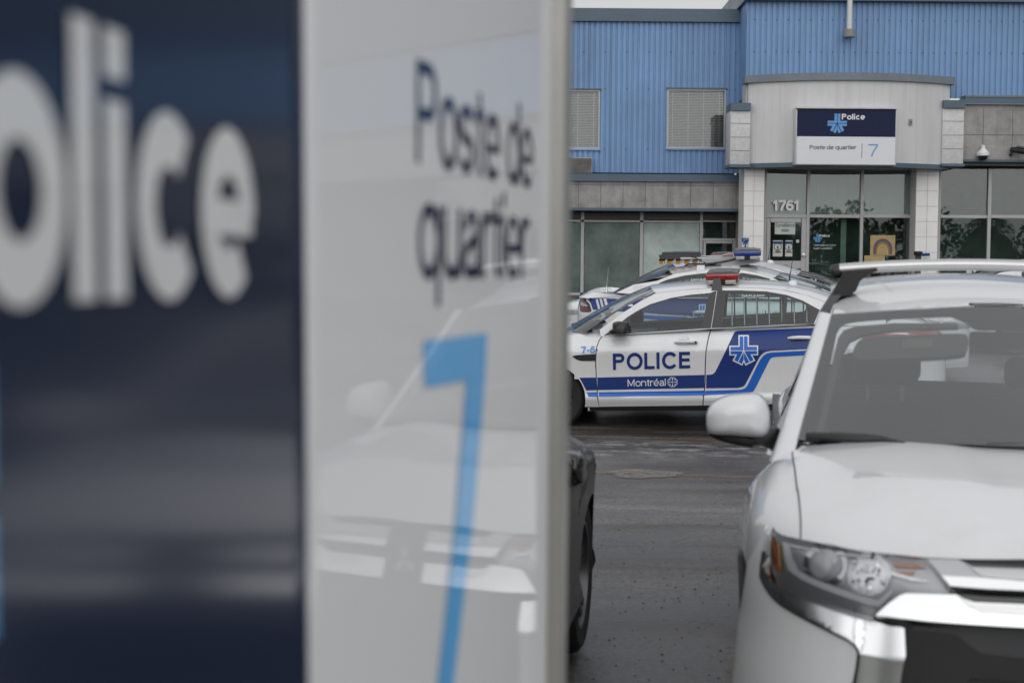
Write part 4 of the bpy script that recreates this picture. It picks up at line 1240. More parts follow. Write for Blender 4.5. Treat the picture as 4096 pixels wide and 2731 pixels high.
def patrol_saloon():
    M = pose((.605, 16.17, .02), 10, 1.5, 2.2)
    root = empty('police_car', M=M, label='white police car seen side on with POLICE on its door and a red ended lightbar', cat='police car', group='police cars in the lot')
    Ht = interp([(-1.1, .80), (-.6, .93), (0, 1.0), (.45, 1.05), (.8, 1.06), (2.4, 1.115), (3.2, 1.14), (3.7, 1.15), (4.2, 1.12)])
    prof = interp([(.18, -.06), (.27, -.02), (.345, .006), (.40, -.012), (.55, -.012), (.74, -.003), (.845, .007), (.885, -.003), (.96, -.016), (1.06, -.05)])
    B = Body(.945, 5, 7, 2.15, .55, Ht, .05, 1.07, 3.25, .90, .20, prof, plan=interp([(-1, -.02), (.2, 0), (2.2, .0), (3.0, .005), (4.1, -.03)]), qr=2.8)
    gb = interp([(.2, .80), (.8, .845), (2.0, .865), (2.8, .85), (3.6, .79)])
    wg = lambda y, z: gb(y) - .40 * (z - 1.03) - .22 * max(0, z - 1.25) ** 2
    Gg = lambda p: p.x - wg(p.y, p.z)
    Gs = lambda p: B.G(p)
    gx = lambda pts, Z=Z4: [(q.y, q.z) for q in (hit(Z(*p), M, Gg, 13, 18, .1) for p in pts)]
    sx_ = lambda pts, Z=Z4: [(q.y, q.z) for q in (hit(Z(*p), M, Gs, 13, 18, .05) for p in pts)]
    ditch = gx([(730, 416), (900, 396), (1100, 380), (1300, 372), (1500, 374), (1700, 388), (1900, 428), (2060, 486)])
    zr = interp([(ditch[0][0] - .3, ditch[0][1] - .06)] + ditch + [(ditch[-1][0] + .5, ditch[-1][1] - .17)])
    belt = gx([(2160, 648), (2000, 655), (1165, 695), (530, 736), (300, 757)])
    fr = gx([(300, 757), (292, 702), (480, 566), (600, 488)]) + [d_ for d_ in ditch if d_[0] < 2.90] + [(2.95, zr(2.95)), (3.22, zr(2.95) - (zr(2.95) - 1.14) * .47), (3.50, 1.14), (3.50, 1.06)] + belt[1:-1]
    fs1 = gx([(326, 748), (420, 676), (515, 600), (600, 548), (690, 503), (850, 455), (1000, 430), (1156, 417), (1208, 398), (1186, 545), (1163, 691), (1090, 694), (530, 731)])
    w1 = gx([(532, 728), (525, 604), (610, 553), (700, 506), (855, 459), (1000, 434), (1150, 422), (1122, 550), (1087, 690)])
    fs2 = gx([(1214, 396), (1400, 396), (1600, 404), (1760, 432), (1880, 474), (2016, 548), (1970, 656), (1745, 662), (1250, 688), (1168, 690), (1192, 540)])
    w2 = gx([(1276, 418), (1500, 417), (1737, 441), (1720, 655), (1252, 681), (1262, 560)])
    w3 = gx(cr([(1764, 450), (1850, 478), (1925, 515), (1952, 555), (1940, 625), (1905, 645), (1748, 653)], 2))
    P = dict(body=B, wg=wg, rail=zr, axles=(0, 2.868), cabin=(.50, 3.25), frame=fr, surrounds=[fs1, fs2], windows=[[w1], [w2, w3]],
             roof=(ditch[0][0] + .0, 2.95), roofbow=(-.10, .10), crown=.055, ws=(.775, .36, 1.03, -.30), rw=(.74, 3.50, 1.13, .20), seat=1.62, drv=1, rim=BLACKP, doors=(.58, 2.35), arch=.415)
    B, Sg = sedan_base(root, P, WHITE)
    Sd = lambda y, z: B.side(y, z, 1)
    # doors: each a panel of its own, standing proud with a dark gap behind
    d1 = sx_([(318, 756), (530, 737), (1162, 697), (1138, 780), (1120, 880), (1115, 1000), (1115, 1100), (1109, 1190), (1098, 1262), (1098, 1293), (289, 1303), (281, 1250), (270, 1100), (264, 950), (270, 850), (292, 790)])
    d2 = sx_([(1172, 697), (1745, 664), (1985, 655), (2010, 760), (1985, 900), (1900, 1040), (1828, 1130), (1788, 1220), (1778, 1279), (1106, 1293), (1106, 1262), (1117, 1190), (1123, 1100), (1123, 1000), (1128, 880), (1146, 780)])
    def bowl_(cx, cy): return sx_([(cx + 44 * math.cos(a), cy + 31 * math.sin(a)) for a in [2 * PI * i / 18 for i in range(18)]])
    b1, b2 = bowl_(955, 792), bowl_(1845, 768)
    D1 = patch('door', [d1, b1], Sd, WHITE, root, .007, .012, .045, SIDE, MIRX)
    D2 = patch('door', [d2, b2], Sd, WHITE, root, .007, .012, .045, SIDE, MIRX)
    D1[0]['label'] = 'front door lettered POLICE'
    for L in (side_strip(d1[9:] + d1[:1], -.010, .010), side_strip(d1[2:10], -.010, .010), side_strip(d2[2:9], -.008, .008)):
        patch('door_gap', [L], Sd, SEAM, root, .0055, 0, .05, SIDE, MIRX)
    sill = sx_([(213, 1307), (288, 1306), (1100, 1296), (1782, 1281), (1800, 1365), (1110, 1380), (330, 1376), (216, 1364)])
    sill = [(y, max(z, .205)) for y, z in sill]
    patch('sill', [sill], Sd, BLACKP, root, .006, .012, .1, SIDE, MIRX)
    # livery on the near side, and its mirror image on the far side
    def dec(name, pts, m, par=None, off=.0105, mirror=True):
        o = patch(name, [pts], Sd, m, None, off, 0, .03, SIDE, MIRX)
        o[0].parent = par[0] if par else root; o[1].parent = par[1] if par else root
        return o
    dec('navy_stripe', sx_([(133, 1078), (268, 1076), (271, 1175), (187, 1178), (160, 1125)]), NAVYD, None, .006)
    dec('bright_stripe', sx_([(190, 1194), (271, 1191), (272, 1228), (204, 1229)]), LBLUE, None, .006)
    dec('navy_stripe', sx_([(273, 1076), (1114, 1055), (1112, 1158), (276, 1174)]), NAVYD, D1)
    dec('bright_stripe', sx_([(283, 1191), (1112, 1178), (1108, 1219), (286, 1228)]), LBLUE, D1)
    nv = [(1128, 1055)] + cr([(1150, 1054), (1176, 1050), (1198, 1032)], 3) + cr([(1340, 744), (1352, 726), (1375, 718)], 3) + [(1975, 694), (1960, 852)] + cr([(1640, 866), (1590, 875), (1558, 898), (1536, 930)], 3) + cr([(1440, 1118), (1425, 1140), (1400, 1152), (1370, 1157)], 3) + [(1126, 1160)]
    dec('navy_stripe', sx_([(p[0], p[1]) for p in nv]), NAVYD, D2)
    lb = [(1122, 1180), (1380, 1172)] + cr([(1400, 1170), (1430, 1160), (1450, 1138)], 3) + cr([(1545, 945), (1575, 905), (1610, 885), (1650, 879)], 3) + [(1960, 863), (1955, 898)] + cr([(1680, 913), (1645, 918), (1625, 935)], 3) + cr([(1512, 1160), (1495, 1185), (1465, 1200)], 3) + [(1112, 1219)]
    dec('bright_stripe', sx_([(p[0], p[1]) for p in lb]), LBLUE, D2)
    # lettering, near side
    def txt(name, s, a, b, c, m, w, par, off=.0115, S=Sd, fn=sx_, track=0.0):
        q = fn([a, b, c])
        return lettering(name, s, on_side(S, q[0], q[1], q[2], s, w, off, track), m, par, w, track)
    txt('lettering', 'POLICE', (397, 1017), (1014, 1003), (395, 889), NAVYD, .14, D1[0], track=.03)
    txt('lettering', '7-6', (148, 888), (258, 885), (146, 835), SKYB, .15, root, .0065)
    txt('lettering', 'Montréal', (512, 1147), (810, 1140), (511, 1091), WDECAL, .085, D1[0], .0125)
    txt('lettering', 'Saint-Laurent', (1405, 447), (1583, 445), (1405, 429), WDECAL, .09, root, .0065, Sg, gx)
    # rosette of the city: four paired petals round a cross
    q = sx_([(863, 1112), (905, 1111), (863, 1070)]); rr = Vector(q[1]) - Vector(q[0])
    c0 = Vector(q[0]); rad = rr.length
    V = []; Fc = []
    for k in range(4):
        a = k * 90
        for s_ in (-1, 1):
            ca = R(a + s_ * 22)
            cx, cy = .62 * math.cos(ca), .62 * math.sin(ca)
            ribbon(arcp(cx, cy, .30, .30, a + s_ * 22 - 115, a + s_ * 22 + 115, 12), .10, k % 2, V, Fc)
        ribbon([(.06 * math.cos(R(a)), .06 * math.sin(R(a))), (.8 * math.cos(R(a)), .8 * math.sin(R(a)))], .09, 2, V, Fc)
    def onp(u, v, l):
        y, z = c0.x + u * rad, c0.y + v * rad
        return Sd(y, z) + Vector((.0125 + l, 0, 0))
    o = link_mesh('city_rosette', [onp(p.x, p.y, l * .0001) for p, l in V], Fc, WDECAL, D1[0])
    q = sx_([(1421, 866), (1524, 863)]); c1 = Vector(q[0]); r1 = (Vector(q[1]) - c1).length
    patch('emblem_border', [[(c1.x + u * r1, c1.y + v * r1) for u, v in EMBO]], Sd, WDECAL, D2[0], .0125, 0, .025, SIDE)
    for pl in EMB: patch('emblem', [[(c1.x + u * r1, c1.y + v * r1) for u, v in pl]], Sd, LBLUE, D2[0], .0145, 0, .025, SIDE)
    # vent, handles, mirror
    patch('fender_vent', [sx_(cr([(76, 912), (100, 903), (180, 897)], 2) + [(262, 893), (262, 946)] + cr([(262, 946), (150, 948), (105, 932)], 2)[1:])], Sd, BLACKP, root, .006, .006, .08, SIDE, MIRX)
    for D, cx, cy, x0, x1, yy in ((D1, 955, 790, 872, 1070, 800), (D2, 1845, 768, 1760, 1955, 768)):
        bowl = b1 if D is D1 else b2
        bc = sum((Vector(p) for p in bowl), Vector((0, 0))) / len(bowl); ba = max(abs(p[0] - bc.x) for p in bowl); bb = max(abs(p[1] - bc.y) for p in bowl)
        def Sb(y, z):
            q = min(1, ((y - bc.x) / ba) ** 2 + ((z - bc.y) / bb) ** 2)
            return Sd(y, z) - Vector((.024 * (1 - q), 0, 0))
        o = patch('handle_bowl', [bowl], Sb, WHITE, None, .0068, 0, .012, SIDE, MIRX)
        o[0].parent, o[1].parent = D
        h = sx_([(x0 + 8, yy), (x0 + 40, yy - 4), ((x0 + x1) / 2, yy - 7), (x1 - 12, yy - 4)])
        for sg, k in ((1, 0), (-1, 1)):
            b = MB(); b.tube([Vector((sg * (Sd(y, z).x + dx), y, z)) for (y, z), dx in zip(h, (.012, .045, .05, .03))], [.012, .019, .021, .021], 10)
            b.build('door_handle', WHITE, D[k], smooth=40)
    k0 = sx_([(1046, 796)])[0]
    b = MB(); b.lathe([(.012, 0), (.012, .004)], 12, Matrix.Translation(Sd(*k0) + Vector((.062, 0, 0))) @ Matrix.Rotation(PI / 2, 4, 'Y')); b.build('door_lock', BLACKP, D1[0])
    ms = gx([(408, 640), (440, 630), (510, 630), (528, 640), (530, 690), (522, 722), (500, 733), (440, 735), (385, 722), (380, 700), (405, 690)])
    for sg in (1, -1):
        b = MB(); c = Vector((0, sum(p[0] for p in ms) / len(ms), sum(p[1] for p in ms) / len(ms)))
        lev = [(.95, .86), (1.0, .92), (1.0, 1.0), (.93, 1.045), (.7, 1.07)]
        V = []; n = len(ms)
        for s_, x in lev:
            for y, z in ms: V.append(Vector((sg * x, c.y + (y - c.y) * s_, c.z + (z - c.z) * s_)))
        Fc = [(i * n + j, i * n + (j + 1) % n, (i + 1) * n + (j + 1) % n, (i + 1) * n + j) for i in range(len(lev) - 1) for j in range(n)]
        Fc += [tuple(range(n)), tuple((len(lev) - 1) * n + j for j in range(n))]
        b.v = V; b.f = Fc; b.m = [0] * len(Fc); mo = b.build('side_mirror', BLACKP, root, smooth=50)
        g = MB(); g.box((sg * .90, c.y + .085, c.z - .05), (sg * 1.04, c.y + .09, c.z + .05)); g.build('mirror_glass', CHROME, mo)
    # cowl and wipers
    b = MB(); b.tube([(.68, .40, 1.035), (.4, .22, 1.05), (0, .13, 1.055), (-.4, .22, 1.05), (-.68, .40, 1.035)], .03, 8); b.build('cowl', BLACKP, root, smooth=40)
    for pts in (((.55, .40, 1.07), (.30, .28, 1.085), (-.05, .20, 1.09)), ((.0, .21, 1.085), (-.3, .28, 1.085), (-.55, .40, 1.07))):
        b = MB(); b.tube(pts, [.014, .018, .008], 6); b.build('wiper', BLACKP, root)
    # roof gear
    zc = zr(1.75) + .055
    yl = gx([(1250, 300)])[0][0]
    lightbar('lightbar', None, M, root, REDL, BLUEL, yl, zr(yl) + .055 + .055)
    for sg in (1, -1):
        b = MB(); st = gx([(1168, 392), (1185, 345), (1235, 345), (1254, 390)])
        b.prism([Vector((sg * (wg(y, z) + .012 - (.0 if i in (0, 3) else .06)), y, z + (0 if i in (0, 3) else .06))) for i, (y, z) in enumerate(st)], (sg * -.02, 0, 0)); b.build('lightbar_strap', DARKGREY, root)
    yb_, zb_ = gx([(1812, 345)])[0]
    b = MB(); b.lathe([(.05, -.02), (.05, .018), (.038, .04), (.0, .045)], 20, Matrix.Translation((.12, yb_, zr(yb_) + .052))); b.build('roof_beacon', WDECAL, root, smooth=40)
    b = MB(); b.lathe([(.05, 0), (.045, .02), (.0, .03)], 20, Matrix.Translation((0, yb_ + .2, zr(yb_ + .2) + .05)) @ Matrix.Diagonal((.7, 1.5, 1, 1))); b.build('roof_antenna_pod', BLACKP, root, smooth=40)
    antenna(root, .0, yb_ - .03, zr(yb_) + .05, .38, (0, .05))
    # cage bars inside the rear windows
    for sg in (1, -1):
        for i in range(9):
            y = 1.92 + i * .13
            b = MB(); b.tube([(sg * .72, y, .98), (sg * .60, y, 1.36)], .008, 6); b.build('cage_bar', LAMPD, root)
    b = MB(); b.box((-.66, 1.82, .55), (.66, 1.84, 1.05)); b.build('cage_panel', INTER, root)
    # lamps at both ends
    fl = [(.50, .72), (.72, .70), (.90, .72), (.925, .80), (.80, .80), (.52, .775)]
    patch('headlight', [fl], lambda x, z: B.front(x, z), LAMPG, root, .006, .006, .05, lambda p: Vector((p.x * .4, -1, 0)), MIRX)
    patch('grille', [[(-.45, .60), (.45, .60), (.48, .74), (-.48, .74)]], lambda x, z: B.front(x, z), GLOSSB, root, .006, .006, .08, lambda p: Vector((0, -1, 0)))
    tl = [(.55, .86), (.90, .84), (.93, 1.0), (.60, 1.03)]
    patch('tail_lamp', [tl], lambda x, z: B.rear(x, z), REDL, root, .006, .006, .05, lambda p: Vector((p.x * .4, 1, 0)), MIRX)
    b = MB(); y = 3.95; b.tube([(-.7, y, 1.165), (0, y + .06, 1.175), (.7, y, 1.165)], .02, 8, squash=.5); b.build('boot_lip', WHITE, root, smooth=40)
    # faint ghost initials on the rear pillar
    g0 = [(2.98, 1.22), (3.26, 1.20), (2.98, 1.27)]
    lettering('ghost_lettering', 'SPVM', on_side(Sg, *g0, 'SPVM', .1, .004), GHOST, root, .1)
    return root, M

CAR_A, M_A = patrol_saloon()
# ------------------------------------------------------------------ second patrol car, nose to the right, with an arrow board on its roof
def arrow_car():
    M = pose((4.99, 18.83, .335), 10, .8, 2.2, flip=True)
    root = empty('police_car', M=M, label='white police car behind with an amber arrow board and blue ended lightbar on its roof', cat='police car', group='police cars in the lot')
    Ht = interp([(-1.0, .86), (0, 1.0), (.6, 1.05), (2.6, 1.09), (3.3, 1.12), (3.6, 1.14), (4.1, 1.15)])
    prof = interp([(.18, -.06), (.27, -.02), (.36, .0), (.55, -.015), (.82, .0), (.90, -.004), (1.06, -.05)])
    B = Body(.94, 7, 9, 2.8, .60, Ht, -.05, .92, 3.35, .72, .20, prof, plan=interp([(-1, -.02), (.2, 0), (2.4, .0), (3.2, .01), (4.1, -.02)]), qr=4.0)
    gb = interp([(.3, .80), (1.0, .85), (2.0, .86), (2.9, .84), (3.6, .78)])
    wg = lambda y, z: gb(y) - .42 * (z - 1.03) - .22 * max(0, z - 1.25) ** 2
    Gg = lambda p: -p.x - wg(p.y, p.z)
    gx = lambda pts, Z=Z4: [(q.y, q.z) for q in (hit(Z(*p), M, Gg, 15, 23, .1) for p in pts)]
    sx_ = lambda pts, Z=Z4: [(q.y, q.z) for q in (hit(Z(*p), M, B.G, 15, 22, .04) for p in pts)]
    dt = gx([(120, 612), (420, 488), (800, 432), (1200, 412), (1600, 428), (1900, 488), (2100, 560)], ZL)
    ds = sorted(dt)
    zr = interp([(ds[0][0] - .4, ds[0][1] - .16)] + ds + [(ds[-1][0] + .4, ds[-1][1] - .13)])
    fr = gx([(425, 412), (560, 350)]) + dt + gx([(2300, 660)], ZL) + gx([(2000, 470), (1500, 455), (830, 455), (640, 430)])
    sur = gx([(125, 745), (128, 690), (165, 648), (300, 592), (600, 522), (870, 490), (1300, 466), (1600, 482), (1820, 518), (2040, 575)], ZL) + gx([(1760, 448), (1500, 450), (835, 450)])
    w1 = gx([(778, 384), (830, 347), (884, 326), (888, 440), (838, 440)])
    w2 = gx([(900, 322), (1010, 299), (1172, 285), (1175, 443), (900, 443)])
    w3 = gx([(1198, 285), (1400, 287), (1545, 303), (1610, 328), (1720, 444), (1198, 445)])
    P = dict(body=B, wg=wg, rail=zr, axles=(0, 3.05), cabin=(.75, 3.3), frame=fr, surrounds=[sur], windows=[[w1, w2, w3]], roof=(1.50, 2.80), roofbow=(-.10, .08),
             crown=.05, ws=(.775, .62, 1.03, -.28), rw=(.70, 3.52, 1.135, .12), seat=1.75, rim=DARKGREY, drv=1, rwglass=glass('dark_rear_glass', (.05, .06, .07), ior=1.6))
    sedan_base(root, P, WHITE)
    Sg = lambda y, z: Vector((-wg(y, z), y, z))
    Sd = lambda y, z: B.side(y, z, -1)
    def dec(name, pts, m, off=.010, par=None, mirror=True):
        o = patch(name, [pts], Sd, m, par or root, off, 0, .04, SIDE, MIRX if mirror else None)
        return o
    dec('navy_stripe', sx_([(862, 1090), (1115, 1070), (1200, 1395), (1036, 1395), (982, 1220), (925, 1140)], ZT), NAVYD)
    dec('navy_stripe', sx_([(1190, 1068), (1240, 1066), (1330, 1400), (1280, 1400)], ZT), NAVYD)
    dec('navy_stripe', sx_([(1312, 1066), (1365, 1064), (1458, 1408), (1408, 1408)], ZT), NAVYD)
    dec('navy_stripe', sx_([(342, 462), (700, 466), (1150, 474), (1185, 490), (1330, 760), (1480, 800), (1480, 900), (1280, 900), (1100, 650), (1040, 606), (990, 590), (760, 580), (377, 550)]), NAVYD)
    dec('bright_stripe', sx_([(470, 572), (760, 594), (975, 603), (1030, 625), (1230, 960), (1480, 960), (1480, 920), (1260, 915), (1080, 668), (1020, 640), (950, 632), (760, 625), (470, 600)]), LBLUE)
    dec('bright_stripe', sx_([(1045, 1458), (1120, 1458), (1230, 1490), (1255, 1550), (1070, 1550)], ZT), LBLUE)
    dec('bright_stripe', sx_([(1305, 1468), (1350, 1468), (1385, 1555), (1330, 1555)], ZT), LBLUE)
    dec('bright_stripe', sx_([(1430, 1474), (1476, 1474), (1510, 1560), (1460, 1560)], ZT), LBLUE)
    q = sx_([(1790, 1400), (2330, 1402), (1785, 1090)], ZT)
    lettering('lettering', '7-', on_side(Sd, *q, '7-', .13, .014), WDECAL, root, .13)
    q = gx([(700, 614), (1000, 596), (700, 585)], ZL)
    lettering('lettering', 'Saint-Laurent', on_side(Sg, *q, 'Saint-Laurent', .1, .008), WDECAL, root, .1)
    q = sx_([(1095, 582), (1160, 582)]); c1 = Vector(q[0]); r1 = (Vector(q[1]) - c1).length
    patch('emblem_border', [[(c1.x - u * r1, c1.y + v * r1) for u, v in EMBO]], Sd, WDECAL, root, .013, 0, .04, SIDE)
    for pl in EMB: patch('emblem', [[(c1.x - u * r1, c1.y + v * r1) for u, v in pl]], Sd, LBLUE, root, .015, 0, .04, SIDE)
    # doors by their shut lines and handles
    for a, b in ((2.62, 1.62), (1.60, .62)):
        L = [(a, .34), (a, 1.02)]
        patch('door_gap', [side_strip(L, -.006, .006)], Sd, SEAM, root, .0042, 0, .1, SIDE, MIRX)
        for sg in (1, -1):
            x = B.side(a - .18, .92).x
            h = MB(); h.tube([(sg * (-x - .0), a - .32, .905), (sg * (-x + .04), a - .28, .915), (sg * (-x + .04), a - .14, .915), (sg * (-x), a - .10, .905)], [.015, .024, .024, .015], 8); h.build('door_handle', WHITE, root, smooth=40)
    # tail lamps wrapped round the corner
    lamp = sx_(cr([(612, 965), (660, 1012), (760, 1082), (860, 1150), (922, 1212), (955, 1300), (985, 1425), (965, 1462), (880, 1473), (720, 1470), (645, 1442), (622, 1330), (606, 1200), (608, 1080)], 2, True), ZT)
    T = patch('tail_lamp', [lamp], Sd, GLOSSB, root, .005, .005, .03, SIDE, MIRX)
    for pts, m in (([(690, 1385), (930, 1396), (936, 1428), (702, 1432)], REDL), ([(705, 1320), (880, 1326), (880, 1350), (692, 1350)], REDL), ([(648, 1150), (720, 1185), (870, 1260), (880, 1300), (692, 1290), (655, 1230)], LAMPD), ([(612, 1200), (650, 1212), (664, 1400), (642, 1430), (626, 1330)], REDL), ([(660, 1125), (850, 1215), (860, 1240), (700, 1165)], REDL)):
        o = patch('lens', [sx_(pts, ZT)], Sd, m, None, .0075, 0, .05, SIDE, MIRX)
        o[0].parent, o[1].parent = T
    patch('boot_lip', [[(-.80, 1.06), (.80, 1.06), (.78, 1.115), (-.78, 1.115)]], lambda x, z: B.rear(x, z), WHITE, root, .045, .05, .06, lambda p: Vector((0, 1, 0)))
    patch('number_plate', [[(-.15, .72), (.15, .72), (.15, .87), (-.15, .87)]], lambda x, z: B.rear(x, z), WDECAL, root, .008, .008, .1, lambda p: Vector((0, 1, 0)))
    patch('headlight', [[(-.92, .70), (-.55, .68), (-.56, .78), (-.92, .82)]], lambda x, z: B.front(x, z), LAMPG, root, .006, .006, .06, lambda p: Vector((p.x * .4, -1, 0)), MIRX)
    for sg in (1, -1):
        b = MB(); c = (sg * .99, .88, 1.07)
        bm = bmesh.new(); bmesh.ops.create_icosphere(bm, subdivisions=3, radius=1)
        b.bm(bm, 0, Matrix.Translation(c) @ Matrix.Diagonal((.115, .07, .07, 1))); b.tube([(sg * .84, .84, 1.02), c], .022)
        mo = b.build('side_mirror', BLACKP, root, smooth=60)
        g = MB(); g.lathe([(.0, 0), (.085, 0), (.085, .003), (0, .003)], 20, Matrix.Translation((sg * 1.0, .938, 1.07)) @ Matrix.Rotation(-PI / 2, 4, 'X') @ Matrix.Diagonal((1.1, .7, 1, 1))); g.build('mirror_glass', CHROME, mo)
    for i in range(7):
        y = 1.80 + i * .13
        for sg in (1, -1):
            b = MB(); b.tube([(sg * .72, y, .98), (sg * .60, y, 1.34)], .008, 6); b.build('cage_bar', LAMPD, root)
    # lightbar carried on a raised bracket
    yl = gx([(1665, 110)], ZL)[0][0]
    zt = zr(yl) + .05
    lightbar('lightbar', None, M, root, REDL, BLUEL, yl, zt + .165)
    for sg in (1, -1):
        b = MB(); b.prism([(sg * .40, yl - .16, zt + .085), (sg * .40, yl + .14, zt + .085), (sg * .40, yl + .34, zt + .035), (sg * .40, yl + .34, zt + .0), (sg * .40, yl + .12, zt + .0), (sg * .40, yl - .16, zt + .045)], (sg * .03, 0, 0)); b.build('bar_bracket', ALUM, root)
    # equipment tray on the roof
    yt0, yt1 = yl + .12, yl + .63
    b = MB(); b.box((-.42, yt0, zt + .015), (.42, yt1, zt + .055), bev=.006); b.box((-.42, yt0 + .02, zt + .055), (-.39, yt1 - .04, zt + .10)); b.box((.39, yt0 + .02, zt + .055), (.42, yt1 - .04, zt + .10)); b.build('roof_tray', ALUM, root, smooth=40)
    for y in (yt0 - .02, yt1 - .08):
        for sg in (1, -1):
            x0 = wg(y, zr(y))
            b = MB(); b.prism([(sg * (x0 - .16), y, zr(y) + .055), (sg * (x0 + .012), y, zr(y) + .01), (sg * (x0 + .03), y, zr(y) - .06), (sg * (x0 + .02), y, zr(y) - .06), (sg * (x0 + .0), y, zr(y) - .002), (sg * (x0 - .16), y, zr(y) + .038)], (0, .10, 0)); b.build('roof_bracket', WHITE2, root)
    b = MB(); b.tube([(-.12, yt0 - .05, zt + .155), (-.12, yt0 + .12, zt + .155), (-.12, yt0 + .24, zt + .12), (-.12, yt1 + .30, zt + .12)], .016, 8, squash=.7); b.build('board_arm', ALUM, root, smooth=40)
    b = MB(); b.tube([(-.30, yt0 + .22, zt + .10), (-.30, yt1 + .25, zt + .10)], .016, 8); b.build('board_arm', ALUM, root, smooth=40)
    b = MB(); b.box((-.36, yt0 + .20, zt + .055), (-.16, yt0 + .40, zt + .115), bev=.008); b.build('hinge_box', ALUM, root, smooth=40)
    b = MB(); b.tube(cr([(-.43, yl + .05, zt + .12), (-.44, yl + .30, zt + .06), (-.44, yl + .55, zt + .03), (-.44, yl + .75, zt + .03), (-.44, yl + .82, zt - .0)], 5), .013, 6); b.build('cable', BLACKP, root, smooth=40)
    b = MB(); b.tube(cr([(-.40, yt0 + .15, zt + .07), (-.42, yt0 + .35, zt + .02), (-.40, yt0 + .5, zt + .08), (-.30, yt1 + .1, zt + .14)], 5), .008, 6); b.build('cable', BLACKP, root, smooth=40)
    # folded arrow board
    q = gx([(120, 225), (845, 225)], ZL); ya, yb = q[1][0], q[0][0]
    zb = gx([(480, 222)], ZL)[0][1] + .03
    b = MB(); b.prism([(-.30, ya, zb), (-.30, yb, zb), (-.30, yb - .02, zb - .05), (-.30, ya + .03, zb - .055)], (.56, 0, 0)); b.box((-.24, ya + .02, zb), (.22, yb - .04, zb + .035))
    bo = b.build('arrow_board', DARKGREY, root)
    b = MB(); b.box((-.20, ya + .16, zb + .035), (.18, yb - .18, zb + .042)); b.build('board_lid', LBTOP, bo)
    for i in range(5):
        y = ya + .05 + (yb - ya - .11) * i / 4 + .02
        for x in (-.24, .10):
            b = MB(); b.prism([(x, y - .038, zb - .055), (x, y + .040, zb - .05), (x, y + .040, zb - .078), (x, y - .03, zb - .078)], (.10, 0, 0)); lo = b.build('lamp_hood', BLACKP, bo)
            b = MB(); b.prism([(x + .002, y - .028, zb - .078), (x + .002, y + .039, zb - .078), (x + .002, y + .036, zb - .125), (x + .002, y - .012, zb - .125)], (.096, 0, 0)); b.build('amber_lens', AMBERL, bo)
    b = MB(); b.tube([(-.20, yb - .55, zb - .04), (-.20, yb - .55, zb - .20)], .018); b.build('board_post', ALUM, root)
    # boot antenna
    q = gx([(322, 388)]); antenna(root, -.35, q[0][0] - .0, 1.14, .34, (0, -.03), m=SATIN)
    lettering('ghost_lettering', 'SPVM', on_side(Sg, (3.30, 1.18), (2.98, 1.20), (3.30, 1.24), 'SPVM', .1, .004), GHOST, root, .1)
    return root
CAR_B = arrow_car()

# third patrol car behind, a repeat of the first; a fourth to the right, a repeat of the second
CAR_C = copy_tree(CAR_A)
CAR_C.matrix_world = pose((1.61, 23.2, .33), 10, .8, 2.0)
CAR_C['label'] = 'white police car farthest back, its rear window by the station door'
CAR_D = copy_tree(CAR_B)
CAR_D.matrix_world = pose((11.0, 22.4, .51), 10, .6, 1.5, flip=True)
CAR_D['label'] = 'white police car at right edge, mostly hidden behind the roof rack bar'
for o in list(CAR_D.children):
    if o.name.split('.')[0] in ('arrow_board', 'board_arm', 'board_post', 'hinge_box', 'cable', 'roof_tray', 'roof_bracket', 'bar_bracket', 'lightbar', 'antenna'):
        for c in list(o.children): bpy.data.objects.remove(c)
        bpy.data.objects.remove(o)
    elif o.name.startswith('lettering'): bpy.data.objects.remove(o)

# dark saloon beside the pylon: the plain car, repainted
CAR_E = copy_tree(CAR_A)
th = R(10)
Yv = -Vector((math.sin(th), math.cos(th), 0)); Xv = Vector((-math.cos(th), math.sin(th), 0))
Me = Matrix((Xv, Yv, Vector((0, 0, 1)))).transposed().to_4x4(); Me.translation = (-.57, 6.40, .015)
CAR_E.matrix_world = Me
CAR_E.name = 'dark_car'
for k in ('group',):
    if k in CAR_E: del CAR_E[k]
tag(CAR_E, 'dark grey car half hidden behind the big sign, only its mirror and front wheel showing', 'car')
def strip_car(o):
    for c in list(o.children):
        n = c.name.split('.')[0]
        if n in ('navy_stripe', 'bright_stripe', 'lettering', 'city_rosette', 'emblem', 'emblem_border', 'lightbar', 'lightbar_strap', 'roof_beacon', 'roof_antenna_pod', 'antenna', 'cage_bar', 'cage_panel', 'ghost_lettering', 'handle_bowl'):
            for g in list(c.children_recursive): bpy.data.objects.remove(g)
            bpy.data.objects.remove(c); continue
        if 'label' in c: del c['label']
        if c.type == 'MESH' and c.data.materials and c.data.materials[0] in (WHITE, WHITE2):
            c.material_slots[0].link = 'OBJECT'; c.material_slots[0].material = DKPAINT
        if c.type == 'MESH' and n == 'rim':
            c.material_slots[0].link = 'OBJECT'; c.material_slots[0].material = RIMD
        if n == 'mirror_glass':
            c.material_slots[0].link = 'OBJECT'; c.material_slots[0].material = GLOSSB
        if n == 'tail_lamp':
            c.material_slots[0].link = 'OBJECT'; c.material_slots[0].material = GLOSSB
        if n == 'side_mirror':
            c.location = (-.07 if sum(v.co.x for v in c.data.vertices) > 0 else .07, 0, -.175)
            c.material_slots[0].link = 'OBJECT'; c.material_slots[0].material = GLOSSB
        strip_car(c)
strip_car(CAR_E)
b = MB(); b.tube([(-.84, .70, .87), (-.93, .70, .865), (-.995, .705, .865)], .005, 6); b.build('mirror_trim', SATIN, CAR_E, smooth=40)
